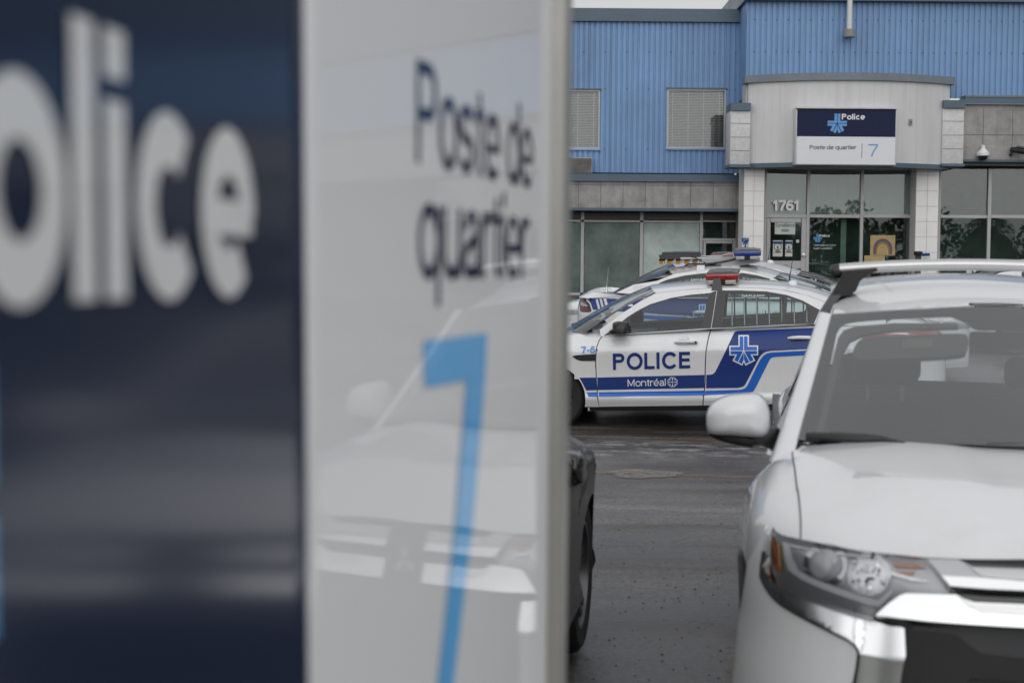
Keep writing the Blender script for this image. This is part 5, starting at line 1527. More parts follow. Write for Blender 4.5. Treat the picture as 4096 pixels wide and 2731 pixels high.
# ------------------------------------------------------------------ glossy pylon sign in the foreground
def pylon():
    root = empty('pylon_sign', (-.413 + .2 * 1.2, 1.2, 0), label='tall glossy pylon sign, navy and white, filling the left of the view', cat='sign')
    off = root.location.copy()
    m = .2; T = Vector((m, 1, 0)).normalized(); Nn = Vector((T.y, -T.x, 0)); T2 = Vector((.281, 1, 0)).normalized(); N2 = Vector((T2.y, -T2.x, 0))
    Y0, Y1, Y2 = -.15, 1.20, 1.998
    M2 = .281; K2 = .509
    def pt(Y, z, l=0.0):
        b = 0.0
        if Y > Y1:
            q = min(1, (Y - Y1) / (Y2 - Y1)); return Vector((M2 * Y - K2, Y, z)) + N2 * (.0055 * (1 - (2 * q - 1) ** 2) + l) - off
        else:
            q = (Y - Y0) / (Y1 - Y0); e = Y1 - max(Y, .35); b = .0435 * e * e + .087 * (Y1 - .35) * max(0, .35 - Y) - .0085 * (z - 1.5)
        return Vector((m * Y - .413, Y, z)) + Nn * (b + l) - off
    def px(p):
        d = ray(PP(*p)); t = (-.413 - EYE.x + m * EYE.y) / (d.x - m * d.y)
        q = EYE + d * t
        for _ in range(8):                      # the face is gently curved: follow it
            c = pt(q.y, q.z) + off
            nn = N2 if q.y > Y1 else Nn; t = (c - EYE).dot(nn) / d.dot(nn); q = EYE + d * t
        return (q.y, q.z)
    outn = lambda p: Nn
    zb, zt = .90, 2.22
    S = lambda Y, z: pt(Y, z)
    def sheet(name, a, b, mat_):
        us = [a + (b - a) * i / 40 for i in range(41)]; vs = [zb + (zt - zb) * i / 30 for i in range(31)]
        return grid_surface(name, S, us, vs, mat_, root, outn)
    nav = sheet('navy_panel', Y0, Y1, PNAVY); whi = sheet('white_panel', Y1, Y2, PWHITE)
    # cabinet behind the faces, top cap, base and end frames
    def bar(name, Ya, Yb, d0, d1, z0, z1, mat_, bev=.006, w2=False):
        b = MB(); X = (lambda Y: M2 * Y - K2) if w2 else (lambda Y: m * Y - .413)
        t_, n_ = (T2, N2) if w2 else (T, Nn)
        L = (Vector((X(Yb), Yb, 0)) - Vector((X(Ya), Ya, 0))).length
        b.box((0, d0, z0), (L, d1, z1), bev=bev)
        Mx = Matrix((t_, n_, Vector((0, 0, 1)))).transposed().to_4x4(); Mx.translation = Vector((X(Ya), Ya, 0)) - off
        o = b.build(name, mat_, root, smooth=40)
        for v in o.data.vertices: v.co = Mx @ v.co
        bm = bmesh.new(); bm.from_mesh(o.data); bmesh.ops.recalc_face_normals(bm, faces=bm.faces[:]); bm.to_mesh(o.data); bm.free()
        return o
    for w2, ya, yb in ((False, Y0, Y1 - .03), (True, Y1 + .03, Y2)):
        bar('cabinet', ya, yb, -.16, -.05, zb, zt, PFRAME, .006, w2)
        bar('top_cap', ya, yb, -.17, .006, zt, zt + .035, PFRAME, .004, w2)
        bar('bottom_rail', ya, yb, -.165, .006, zb - .035, zb, PFRAME, .004, w2)
    bar('end_post', Y2, Y2 + .048, -.17, .019, 0, zt + .05, PFRAME, .008, True)
    bar('end_post', Y0 - .05, Y0, -.17, .019, 0, zt + .05, PFRAME, .008)
    bar('middle_post', Y1 - .027, Y1 + .027, -.15, -.055, 0, zb - .036, PFRAME)
    # POLICE in white on the navy face
    zbase = px((197, 690))[1]; ztop = px((197, 46))[1]
    pa = px((166, 690))[0]; pb = px((580, 690))[0]
    s = 'Police'; w = .155
    Wl = text_width('lic', w) + .55
    ex = (pb - pa) / Wl
    u0 = glyph('P', w)[1] + glyph('o', w)[1]
    ez = (ztop - zbase) / .72
    place = lambda u, v, l: pt(pa + (u - u0) * ex, zbase + v * ez, .0012 + l)
    lettering('lettering', s, place, PTEXTW, nav, w, layer=.0002)
    ya, za = px((-24, 830))[0], px((5, 830))[1]; zc = px((5, 1452))[1]
    Rv = (za - zc) / .52; Rh = Rv * ex / ez * 1.0
    emblem('emblem', lambda u, v, l: pt(ya - Rh + u * Rh, (za + zc) / 2 + v * Rv, .0012 + l), PBLUE, nav, 1.0)
    # text on the white face
    def line(s, a, b, top, w):
        q0, q1, qt = px(a), px(b), px(top)
        W = text_width(s, w) - .05
        place = lambda u, v, l: pt(q0[0] + (q1[0] - q0[0]) * u / W, q0[1] + v * (qt[1] - q0[1]) / .72, .0012 + l)
        lettering('lettering', s, place, PTEXTN, whi, w, layer=.0002)
    line('Poste de', (956, 374), (1222, 438), (964, 138), .088)
    q = px((960, 640)); q2 = px((1210, 632))
    line('quartier', (960, 640), (1212, 632), (960, 640 - 237), .088)
    sv = [px(p) for p in [(972, 784), (1117, 765), (1113, 868), (1085, 1200), (1040, 1568)]]
    sv2 = [px(p) for p in [(1004, 1568), (1045, 1200), (1068, 905), (1070, 873), (975, 890)]]
    low = (sv[-1][0] - .012, 1.14); low2 = (sv2[0][0] - .012, 1.14)
    patch('digit', [sv + [low, low2] + sv2], S, PBLUE, whi, .0015, 0, .12, outn)
    return root
PYLON = pylon()
# ------------------------------------------------------------------ the police station
ST = empty('police_station', (7, 33, gz(0, 33)), label='two storey station with blue ribbed metal cladding above grey concrete panels', cat='building')
SO = ST.location.copy()
def W_(p, Y): return at_y(p, Y)
def rect(Z, x0, y0, x1, y1, Y):
    a = W_(Z(x0, (y0 + y1) / 2), Y).x; b = W_(Z(x1, (y0 + y1) / 2), Y).x
    c = W_(Z((x0 + x1) / 2, y1), Y).z; d = W_(Z((x0 + x1) / 2, y0), Y).z
    return a, b, c, d
def BX(mb, Z, x0, y0, x1, y1, Y, front=.0, back=.1, k=0, bev=0.0, o=SO):
    a, b, c, d = rect(Z, x0, y0, x1, y1, Y)
    mb.box((a - o.x, Y - front - o.y, c - o.z), (b - o.x, Y + back - o.y, d - o.z), k, bev)
    return a, b, c, d
def part(name, mat_, boxes, Y, front=0.0, back=.1, Z=Z3, bev=0.0, par=ST):
    mb = MB()
    for q in boxes: BX(mb, Z, *q, Y, front, back, 0, bev)
    return mb.build(name, mat_, par, smooth=40 if bev else False)

PITCH = .128
def ribbed(mb, x0, x1, z0, z1, Y):
    """trapezoid-ribbed sheet facing the viewer"""
    prof = [(0, 0), (.074, 0), (.086, .026), (.116, .026), (.128, 0)]
    xs = []
    k = math.floor(x0 / PITCH) - 1
    pts = []
    while k * PITCH < x1 + PITCH:
        for a, b in prof[:-1]: pts.append((k * PITCH + a, b))
        k += 1
    out = []
    for (a, b), (c, d) in zip(pts, pts[1:]):
        if c < x0 or a > x1: continue
        if a < x0: t = (x0 - a) / (c - a); a, b = x0, b + (d - b) * t
        if c > x1: t = (x1 - a) / (c - a); c, d = x1, b + (d - b) * t
        if not out: out.append((a, b))
        out.append((c, d))
    n = len(out)
    v = [Vector((x, Y + y, z0)) - SO for x, y in out] + [Vector((x, Y + y, z1)) - SO for x, y in out]
    mb.add(v, [(i, i + 1, n + i + 1, n + i) for i in range(n - 1)])

def screws(par, x0, x1, zs, Y, step=4):
    b = MB(); k = math.ceil(x0 / PITCH)
    while k * PITCH < x1:
        if k % step == 0:
            for z in zs: b.box((k * PITCH + .098 - .011 - SO.x, Y + .016 - SO.y, z - .011 - SO.z), (k * PITCH + .098 + .011 - SO.x, Y + .03 - SO.y, z + .011 - SO.z))
        k += 1
    o = b.build('cladding_screws', JOINT, par); o['kind'] = 'stuff'

YL, YLB, YR, YRB = 34.1, 33.75, 33.0, 32.75
# left wing: ribbed cladding round two windows
xl = -9.0; xr = W_(Z1(1575, 500), YLB).x
zt = W_(Z1(850, 190), YLB).z; zb = W_(Z1(900, 1508), YLB).z
wins = []
for q in ((-190, 785, 325, 1298), (910, 780, 1420, 1296)):
    wins.append(rect(Z1, *q, YLB))
mb = MB()
xa = xl
for a, b, c, d in wins:
    ribbed(mb, xa, a, zb, zt, YLB); ribbed(mb, a, b, zb, c, YLB); ribbed(mb, a, b, d, zt, YLB); xa = b
ribbed(mb, xa, xr, zb, zt, YLB)
cl = mb.build('blue_cladding', BLUEW, ST, fix=False)
zs = [W_(Z1(700, y), YLB).z for y in (455, 775, 1300)]
screws(cl, 1.2, xr, zs, YLB)
b = MB(); b.box((xl - SO.x, YLB - .07 - SO.y, zt - SO.z), (xr + .25 - SO.x, YLB + .5 - SO.y, zt + .29 - SO.z)); b.box((xl - SO.x, YLB - .085 - SO.y, zt - .012 - SO.z), (xr + .25 - SO.x, YLB + .4 - SO.y, zt + .0 - SO.z)); b.build('roof_flashing', FLASH, ST)
b = MB(); b.box((xl - SO.x, YLB + .03 - SO.y, zb - SO.z), (xr + .3 - SO.x, YLB + 8 - SO.y, zt - SO.z)); b.build('upper_wall_core', ROOMD, ST) if False else None
for a, b_, c, d in wins:
    f = MB(); t = .036
    Yw = YLB + .03
    def R4(mb, a, b, c, d, t, y0, y1):
        mb.box((a - SO.x, y0 - SO.y, c - SO.z), (a + t - SO.x, y1 - SO.y, d - SO.z)); mb.box((b - t - SO.x, y0 - SO.y, c - SO.z), (b - SO.x, y1 - SO.y, d - SO.z))
        mb.box((a + t - SO.x, y0 - SO.y, d - t - SO.z), (b - t - SO.x, y1 - SO.y, d - SO.z)); mb.box((a + t - SO.x, y0 - SO.y, c - SO.z), (b - t - SO.x, y1 - SO.y, c + t - SO.z))
    R4(f, a, b_, c, d, t, YLB - .01, YLB + .10)
    w = f.build('window', ALUM, ST)
    f = MB(); f.box((a - .03 - SO.x, YLB - .04 - SO.y, d - SO.z), (b_ + .03 - SO.x, YLB + .05 - SO.y, d + .035 - SO.z)); f.build('window_head', FLASH, w)
    f = MB(); f.box((a - .03 - SO.x, YLB - .04 - SO.y, c - .035 - SO.z), (b_ + .03 - SO.x, YLB + .05 - SO.y, c - SO.z)); f.build('sill', BLUEW, w)
    f = MB(); f.box((a + t - SO.x, YLB + .05 - SO.y, c + t - SO.z), (b_ - t - SO.x, YLB + .056 - SO.y, d - t - SO.z)); f.build('pane', DGLASS2, w)
    f = MB(); n = 35
    for i in range(n):
        z = c + t + (d - c - 2 * t) * (i + .5) / n
        f.add([Vector((a + t + .01, YLB + .085, z - .007)) - SO, Vector((b_ - t - .01, YLB + .085, z - .007)) - SO, Vector((b_ - t - .01, YLB + .100, z + .007)) - SO, Vector((a + t + .01, YLB + .100, z + .007)) - SO], [(0, 1, 2, 3)])
    for k in (.1, .37, .63, .9):
        x = a + (b_ - a) * k; f.box((x - .006 - SO.x, YLB + .082 - SO.y, c + t - SO.z), (x + .006 - SO.x, YLB + .083 - SO.y, d - t - SO.z))
    f.build('blind', BLIND, w, fix=False)
    f = MB(); f.box((a - SO.x, YLB + .5 - SO.y, c - SO.z), (b_ - SO.x, YLB + .52 - SO.y, d - SO.z)); f.build('room_behind', SOFFIT, w)
# band of concrete panels under it
part('band_flashing', FLASH, [(-2600, 206, 1982, 278)], 33.45, .06, .5)
part('band_drip', FLASHG, [(-2600, 279, 1982, 286)], 33.45, .08, .4)
part('concrete_band', CONC, [(-2600, 286, 1985, 585)], 33.45, 0, .4)
b = MB()
for x in (178, 428, 678, 928, 1180, 1433, 1688, 1944, -74, -326, -578): BX(b, Z3, x - 2, 287, x + 2, 584, 33.45, .004, .01)
BX(b, Z3, -2600, 329, 1984, 332, 33.45, .0045, .01)
b.build('panel_joints', JOINT, ST)
part('soffit_edge', FLASH, [(-2600, 586, 1978, 617)], 33.45, .03, .75)
part('transom_panel', SOFFIT, [(-2600, 640, 1966, 716)], YL, 0, .1)
part('window_frame', ALUM, [(-2600, 722, 1540, 744), (203, 640, 238, 1600), (863, 640, 900, 1600), (1534, 640, 1566, 1600), (-460, 640, -425, 1600), (1566, 735, 1962, 750), (1938, 750, 1962, 1600), (1566, 934, 1938, 958), (-2600, 1536, 1534, 1566)], YL, .03, .09)
gl = MB()
for q in ((-2600, 744, 203, 1536), (238, 744, 863, 1536), (900, 744, 1534, 1536)):
    part('window_pane', DGLASS, [q], YL, -.03, .04)
part('transom_pane', DGLASS, [(1566, 750, 1938, 934)], YL, -.03, .04)
dl = part('side_door', ALUM, [(1572, 960, 1600, 1800), (1900, 960, 1936, 1800), (1600, 960, 1900, 990)], YL, .015, .06)
part('door_pane', DGLASS, [(1600, 990, 1900, 1800)], YL, -.03, .035, par=dl)
part('base_wall', SOFFIT, [(-2600, 1566, 1534, 2200)], YL, 0, .2)
part('room_behind', ROOMD, [(-2600, 600, 1980, 2300)], YL + .8, 0, .1)
part('window_curtain', ROOMG, [(905, 750, 1530, 1536)], YL + .02, 0, .01)
part('window_curtain', mat('green_blind', (.50, .58, .55), rough=.9, var=.45, var_scale=1.1), [(-2600, 750, 200, 1536), (242, 750, 860, 1536)], YL + .03, 0, .01)
# return wall of exposed aggregate
a = W_(Z1(1612, 500), YRB + .02).x
mb = MB(); mb.box((a - .0 - SO.x, YRB + .03 - SO.y, 0 - SO.z + gz(0, 33)), (a + .10 - SO.x, YLB + .4 - SO.y, W_(Z1(1600, 205), YRB).z - SO.z)); mb.build('aggregate_wall', AGG, ST)
# right block: ribbed cladding
xr0 = W_(Z1(1613, 300), YRB).x; xr1 = 46.0
z1 = W_(Z1(1900, 14), YRB).z; z0 = W_(Z2(2100, 778), YRB).z
mb = MB(); ribbed(mb, xr0, xr1, z0, z1, YRB)
cr2 = mb.build('blue_cladding', BLUEW, ST, fix=False)
screws(cr2, xr0, xr1, [W_(Z2(1000, y), YRB).z for y in (160, 412)], YRB, 2)
mb = MB(); mb.box((xr0 - .02 - SO.x, YRB - .0 - SO.y, z0 - SO.z), (xr0 + .0 - SO.x, YLB + .6 - SO.y, z1 + .5 - SO.z)); mb.build('corner_flashing', BLUEW, ST)
mb = MB(); mb.box((xr0 - .10 - SO.x, YRB - .16 - SO.y, z1 - SO.z), (xr1 - SO.x, YRB + 6 - SO.y, z1 + .45 - SO.z)); mb.build('roof_flashing', FLASH, ST)
mb = MB(); mb.box((17 - SO.x, YRB + .2 - SO.y, z1 - SO.z), (130 - SO.x, YRB + 8 - SO.y, 15 - SO.z)); mb.box((46 - SO.x, YRB - SO.y, 0), (130 - SO.x, YRB + 8 - SO.y, z1 - SO.z)); mb.build('added_sky_blocker', FLASH, ST)  # added unseen mass: keeps bright sky out of the pylon's mirrored view
# concrete parapet right of the canopy
Yp = 32.45
part('parapet_flashing', FLASH, [(1885, 793, 9000, 845)], Yp, .05, .4, Z2)
part('parapet_drip', FLASHG, [(1885, 779, 9000, 793)], Yp, .07, .3, Z2)
part('parapet_drip', FLASHG, [(1885, 845, 9000, 852)], Yp, .07, .3, Z2)
part('concrete_parapet', CONC, [(1870, 852, 9000, 1281)], Yp, 0, .4, Z2)
b = MB()
for x in (2030, 2260, 2492, 2722): BX(b, Z2, x - 1.5, 853, x + 1.5, 1280, Yp, .004, .01)
BX(b, Z2, 1872, 1063, 3000, 1066, Yp, .0045, .01); b.build('panel_joints', JOINT, ST)
part('soffit_edge', FLASH, [(1872, 1282, 9000, 1300)], Yp, .03, .7, Z2)
# curved entrance canopy
Yc = 32.35
xa, xb = W_(Z2(180, 900), Yc).x, W_(Z2(1765, 900), Yc).x
BUL = .62
def arcY(x, e=0.0): 
    q = (x - xa) / (xb - xa); return Yc - BUL * (1 - (2 * q - 1) ** 2) - e
zc_top = W_(Z2(170, 598), Yc).z; zc_fl = W_(Z2(170, 656), Yc).z; zc_bot = W_(Z2(190, 1288), Yc).z
def arc_panel(name, z0, z1, e, mat_, ext=0.0, n=40, thick=.12, segs=False):
    mb = MB()
    for i in range(n):
        x0 = xa - ext + (xb - xa + 2 * ext) * i / n; x1 = xa - ext + (xb - xa + 2 * ext) * (i + 1) / n
        g = .0007 if segs else 0
        f0 = Vector((x0 + g, arcY(max(xa, min(xb, x0)), e), z0)); f1 = Vector((x1 - g, arcY(max(xa, min(xb, x1)), e), z0))
        v = [f0, f1, f1 + Vector((0, thick, 0)), f0 + Vector((0, thick, 0))]
        v = v + [p + Vector((0, 0, z1 - z0)) for p in v]
        mb.add([p - SO for p in v], [(0, 3, 2, 1), (4, 5, 6, 7), (0, 1, 5, 4), (2, 3, 7, 6)] + ([(1, 2, 6, 5), (3, 0, 4, 7)] if segs or i in (0, n - 1) else []))
    return mb.build(name, mat_, ST)
can = arc_panel('canopy_face', zc_bot, zc_fl, 0, PANELW, 0, 27, .12, True)
arc_panel('canopy_backing', zc_bot + .01, zc_fl - .01, -.02, GREYP, 0, 27, .08)
arc_panel('canopy_coping', zc_fl, zc_top, .07, FLASHG, .09, 17, .35, True)
arc_panel('canopy_drip', zc_bot - .10, zc_bot, .03, FLASH, .0, 27, .3)
mb = MB(); n = 27
V = [Vector((xa + (xb - xa) * i / n, arcY(xa + (xb - xa) * i / n, -.02), zc_bot - .06)) - SO for i in range(n + 1)] + [Vector((xb, 33.1, zc_bot - .06)) - SO, Vector((xa, 33.1, zc_bot - .06)) - SO]
mb.prism(V, (0, 0, .05)); mb.build('canopy_soffit', PANELW, ST)
V = [Vector((p.x, p.y, zc_fl - .05 - SO.z)) for p in V]; mb = MB(); mb.prism(V, (0, 0, .04)); mb.build('canopy_roof', FLASHG, ST)
for sx in (xa, xb):
    mb = MB(); mb.box((sx - .03 - SO.x, Yc + .12 - SO.y, zc_bot - SO.z), (sx + .03 - SO.x, 33.0 - SO.y, zc_fl - SO.z)); mb.build('canopy_cheek', PANELW, ST)
for q, js, fl in (((42, 872, 197, 1294), (972, 1080, 1186), (45, 812, 201, 872)), ((1709, 855, 1877, 1288), (955, 1064, 1172), (1716, 791, 1887, 853))):
    sb = part('stone_wing', STONE, [q], 32.2, 0, .7, Z2, .004)
    b = MB()
    for j in js: BX(b, Z2, q[0] + 1, j - 1.5, q[2] - 1, j + 1.5, 32.2, .004, .01)
    b.build('panel_joints', JOINT, sb)
    part('wing_flashing', FLASH, [fl], 32.2, .05, .75, Z2)
    part('wing_drip', FLASH, [(q[0] - 8, q[3], q[2] + 4, q[3] + 22)], 32.2, .04, .7, Z2)
# tiled piers
for q, js, v in (((145, 100, 305, 1100), (167, 285, 403, 521, 639, 757), 223), ((1498, 92, 1674, 1100), (160, 283, 404, 524, 644, 766), 1586)):
    pr = part('tiled_pier', TILE, [q], 32.5, 0, .75, Z5)
    b = MB()
    for j in js: BX(b, Z5, q[0] + 1, j - 1.1, q[2] - 1, j + 1.1, 32.5, .003, .01)
    BX(b, Z5, v - 1.1, q[1], v + 1.1, q[3], 32.5, .0035, .01)
    b.build('tile_joints', GREYP, pr)
# shop front: frame, panes, blinds, entrance door
part('shopfront_frame', ALUM, [(306, 96, 1500, 118), (306, 118, 322, 1100), (638, 118, 660, 1100), (1058, 118, 1082, 1100), (1478, 118, 1500, 1100), (322, 470, 638, 494), (660, 470, 1058, 494), (1082, 470, 1478, 494)], YR, .05, .06, Z5)
part('shopfront_frame', ALUM, [(1672, 92, 9000, 111), (1672, 111, 1688, 1100), (2058, 111, 2084, 1100), (2450, 111, 2476, 1100), (1688, 474, 2058, 497), (2084, 474, 2450, 497)], YR, .05, .06, Z5)
for q in ((322, 118, 638, 470), (660, 118, 1058, 470), (1082, 118, 1478, 470)):
    pn = part('transom_pane', DGLASS, [q], YR, -.0, .006, Z5)
    a, b_, c, d = rect(Z5, *q, YR + .1); f = MB(); n = 40
    for i in range(n):
        z = c + (d - c) * (i + .5) / n
        f.add([Vector((a, YR + .09, z - .012)) - SO, Vector((b_, YR + .09, z - .012)) - SO, Vector((b_, YR + .104, z + .010)) - SO, Vector((a, YR + .104, z + .010)) - SO], [(0, 1, 2, 3)])
    for k in (.17, .5, .83):
        x = a + (b_ - a) * k; f.box((x - .006 - SO.x, YR + .086 - SO.y, c - SO.z), (x + .006 - SO.x, YR + .088 - SO.y, d - SO.z))
    f.build('blind', BLIND, pn, fix=False)
for i in range(8):
    x = 2476 + i * 420
    part('shopfront_frame', ALUM, [(x + 394, 111, x + 420, 1100), (x, 474, x + 394, 497)], YR, .05, .06, Z5)
    part('shop_pane', DGLASS, [(x, 111, x + 394, 474)], YR, 0, .006, Z5); part('shop_pane', DGLASS, [(x, 497, x + 394, 1100)], YR, 0, .006, Z5)
for q in ((660, 494, 1058, 1100), (1082, 494, 1478, 1100), (1688, 111, 2058, 474), (2084, 111, 2450, 474), (1688, 497, 2058, 1100), (2084, 497, 2450, 1100)):
    part('shop_pane', DGLASS if q[3] < 480 else DGLASSL, [q], YR, 0, .006, Z5)
dr = part('entrance_door', ALUM, [(324, 497, 352, 1100), (597, 497, 636, 1100), (352, 497, 597, 530), (352, 832, 597, 892)], YR, .03, .04, Z5)
part('door_pane', DGLASSL, [(352, 530, 597, 832), (352, 892, 597, 1100)], YR, 0, .006, Z5, par=dr)
h = MB(); p = W_(Z5(616, 786), YR - .04); h.lathe([(.04, 0), (.04, .05), (.0, .055)], 14, Matrix.Translation(p - SO) @ Matrix.Rotation(PI / 2, 4, 'X')); h.build('door_knob', SATIN, dr, smooth=40)
part('room_behind', ROOMD, [(300, 90, 9000, 1200)], YR + .9, 0, .1, Z5)
part('room_divider', ROOMD, [(1480, 90, 1700, 1200)], YR + .5, 0, 1.5, Z5)
part('window_curtain', ROOMG, [(908, 500, 950, 1100)], YR + .35, 0, .03, Z5)
mb = MB(); mb.box((-9 - SO.x, YLB + .6 - SO.y, 0), (xr0 - SO.x, YLB + 9 - SO.y, zt - .1 - SO.z)); mb.build('block_core', ROOMD, ST)

# ------------------------------------------------------------------ things fixed to the station
def thing(name, p, Y, label, cat, group=None):
    q = W_(p, Y); return empty(name, q, None, label, cat, group), q
def flat(root, name, Z, x0, y0, x1, y1, Y, m, d=.02, front=0.0, bev=0.0):
    mb = MB(); BX(mb, Z, x0, y0, x1, y1, Y, front, d, 0, bev, root.location); return mb.build(name, m, root, smooth=40 if bev else False)
def words(root, s, Z, x0, y0, x1, y1, Y, m, w, thick=0.0, track=0.0, yb=None, name='lettering'):
    """one line of lettering: baseline from (x0, y1) to (x1, y1), cap top at y0"""
    a = W_(Z(x0, y1), Y); b = W_(Z(x1, y1 if yb is None else yb), Y); t = W_(Z(x0, y0), Y)
    Wd = text_width(s, w, 1, track) - .06 - track
    ex = Vector((b.x - a.x, 0, b.z - a.z)) / Wd; ey = Vector((0, 0, t.z - a.z)) / .72
    o = root.location
    return lettering(name, s, lambda u, v, l: a - o + ex * u + ey * v + Vector((0, -.002 - l, 0)), m, root, w, track, .0004, thick)
def embl(root, Z, cx, cy, r, Y, m):
    c = W_(Z(cx, cy), Y); e = W_(Z(cx + r, cy), Y); rr = e.x - c.x; o = root.location
    return emblem('emblem', lambda u, v, l: c - o + Vector((u * rr, -.003 - l, v * rr)), m, root)
# sign on the canopy
YS = 31.62
sg, _ = thing('station_sign', Z2(950, 1300), YS, 'navy and white sign on the curved canopy reading Police, Poste de quartier 7', 'sign')
flat(sg, 'sign_frame', Z2, 556, 846, 1350, 1300, YS, PANELW, .5, 0, .01)
flat(sg, 'frame_lip', Z2, 558, 846, 1352, 858, YS, PANELW, .02, .06)
flat(sg, 'navy_face', Z2, 567, 860, 1341, 1077, YS, SNAVY, .012, .012)
flat(sg, 'white_face', Z2, 565, 1077, 1336, 1294, YS, SWHITE, .012, .012)
words(sg, 'Police', Z2, 918, 897, 1100, 942, YS - .014, STEXTW, .15)
embl(sg, Z2, 883, 972, 76, YS - .014, SBLUE)
words(sg, 'Poste de quartier', Z2, 666, 1143, 1032, 1176, YS - .014, STEXT, .105)
flat(sg, 'divider_line', Z2, 1075, 1129, 1079, 1241, YS - .014, STEXT, .002, .001)
words(sg, '7', Z2, 1125, 1135, 1201, 1233, YS - .014, SBLUE, .075)
# house number
hn, _ = thing('house_number', Z5(476, 440), YR - .06, 'pale raised house number 1761 on the glass over the door', 'house number')
words(hn, '1761', Z5, 372, 356, 584, 438, YR - .06, NUMW, .155, thick=.03, track=-.06, name='digits')
# flagpole
fp, q = thing('flagpole', Z2(977, 295), YRB - .22, 'white flagpole standing on a grey socket against the blue cladding', 'flagpole')
b = MB(); b.lathe([(.13, 0), (.13, .16), (.10, .18)], 24); b.build('pole_socket', GREYP, fp, smooth=40)
b = MB(); b.lathe([(.062, .17), (.052, 5.0), (.0, 5.02)], 20); b.build('pole', POLEW, fp, smooth=40)
b = MB(); b.box((-.05, .1, .02), (.05, .26, .14)); b.build('wall_bracket', GREYP, fp)
# cameras
dc, q = thing('dome_camera', Z2(2032, 1150), Yp - .12, 'white dome camera hanging on the grey concrete parapet', 'security camera')
b = MB(); b.lathe([(.045, .0), (.045, -.05), (.085, -.09), (.145, -.16), (.145, -.22), (.11, -.235)], 24); b.build('camera_housing', WHITE2, dc, smooth=40)
b = MB(); b.lathe([(.108, -.236), (.085, -.29), (.04, -.315), (.0, -.32)], 20, close=True); b.build('camera_dome', GLOSSB, dc, smooth=True)
b = MB(); b.box((-.03, .0, -.05), (.03, .13, .02)); b.build('camera_arm', WHITE2, dc)
bc, q = thing('bullet_camera', Z2(2250, 1185), Yp - .05, 'black bullet camera on a bracket at the right edge of the parapet', 'security camera')
b = MB(); b.tube([(.0, -.02, .02), (.13, -.16, -.01), (.36, -.30, -.06)], [.06, .075, .075], 14); b.build('camera_body', BLACKP, bc, smooth=40)
b = MB(); b.prism([(.05, -.24, .075), (.40, -.40, .03), (.44, -.30, .03), (.09, -.10, .08)], (0, 0, .012)); b.build('camera_hood', DARKGREY, bc)
b = MB(); b.tube([(.0, .05, -.10), (.0, -.04, -.08), (.03, -.05, .0)], .03, 8); b.build('camera_arm', BLACKP, bc, smooth=40)
# junction box with a stain under it
jb, q = thing('wall_box', Z2(1460, 985), arcY(W_(Z2(1460, 960), 32).x) - .05, 'small rusty electric box on the white canopy right of its sign', 'electric box')
flat(jb, 'box', Z2, 1448, 936, 1474, 984, q.y, GREYP, .05, 0, .006)
flat(jb, 'keyhole', Z2, 1457, 956, 1467, 968, q.y, SEAM, .01, .003)
# wall louvre of the air conditioner
lv, q = thing('air_conditioner', Z3(195, 200), YLB - .3, 'slatted metal air conditioner box sticking out under the left window', 'air conditioner')
a, b_, c, d = rect(Z3, -150, 30, 330, 202, YLB - .3)
o = lv.location; b = MB(); b.box((a - o.x, .02, c - o.z), (b_ - o.x, .4, d - o.z)); b.build('casing', LOUVRE, lv)
b = MB(); n = 15
for i in range(n):
    z = c + (d - c) * (i + .15) / n - o.z; b.prism([(a - o.x + .01, .018, z), (a - o.x + .01, -.012, z), (a - o.x + .01, .012, z + (d - c) / n * .72), (a - o.x + .01, .018, z + (d - c) / n * .72)], (b_ - a - .02, 0, 0))
b.build('louvre', LOUVRE, lv)
# notices
def notice(name, Z, x0, y0, x1, y1, Y, m, label, cat, d=.006, group=None):
    t, q = thing(name, Z((x0 + x1) / 2, y1), Y, label, cat, group); flat(t, 'sheet', Z, x0, y0, x1, y1, Y, m, d); return t
t = notice('surveillance_notice', Z5, 392, 533, 552, 624, YR - .012, PAPERW, 'pale notice on the door glass reading Surveillance vidéo', 'notice')
words(t, 'Surveillance', Z5, 398, 537, 548, 566, YR - .013, STEXT, .10); words(t, 'vidéo', Z5, 441, 578, 505, 605, YR - .013, STEXT, .10)
for (x0, x1, lab) in ((377, 453, 'paper poster on the door glass, the wider left one of two'), (474, 530, 'paper poster on the door glass, the narrower right one of two')):
    t = notice('poster', Z5, x0, 672, x1, 798, YR - .012, PAPERW, lab, 'poster', group='posters on the entrance door')
    flat(t, 'banner', Z5, x0 + 1, 680, x1 - 1, 700, YR - .014, NAVYD, .001, .0)
    cx = (x0 + x1) / 2; c = W_(Z5(cx, 722), YR - .015) - t.location; V = []; Fc = []
    ribbon(arcp(0, 0, .085, .085, 0, 360, 24), .012, 0, V, Fc); ribbon([(0, -.05), (0, .02)], .03, 0, V, Fc)
    link_mesh('pictogram', [c + Vector((p.x, -.002, p.y)) for p, l in V], Fc, STEXT, t)
    b = MB()
    for k, yy in enumerate((744, 750, 756)): BX(b, Z5, cx - 17 + 2 * k, yy, cx + 17 - 3 * k, yy + 2.6, YR - .014, 0, .001, 0, 0, t.location)
    b.build('print_lines', STEXT, t)
    flat(t, 'orange_strip', Z5, cx - 25, 756 + 3, cx + 25, 770, YR - .0145, AMBERR, .001)
t = notice('push_plate', Z5, 561, 666, 583, 690, YR - .012, PAPERW, 'small square sticker on the door glass beside the posters', 'sticker')
t, q = thing('window_lettering', Z5(770, 745), YR - .012, 'emblem and white lettering stuck on the pane beside the door', 'window lettering')
words(t, 'Police', Z5, 743, 625, 824, 645, YR - .012, STEXTW, .14); embl(t, Z5, 729, 656, 33, YR - .012, SBLUE)
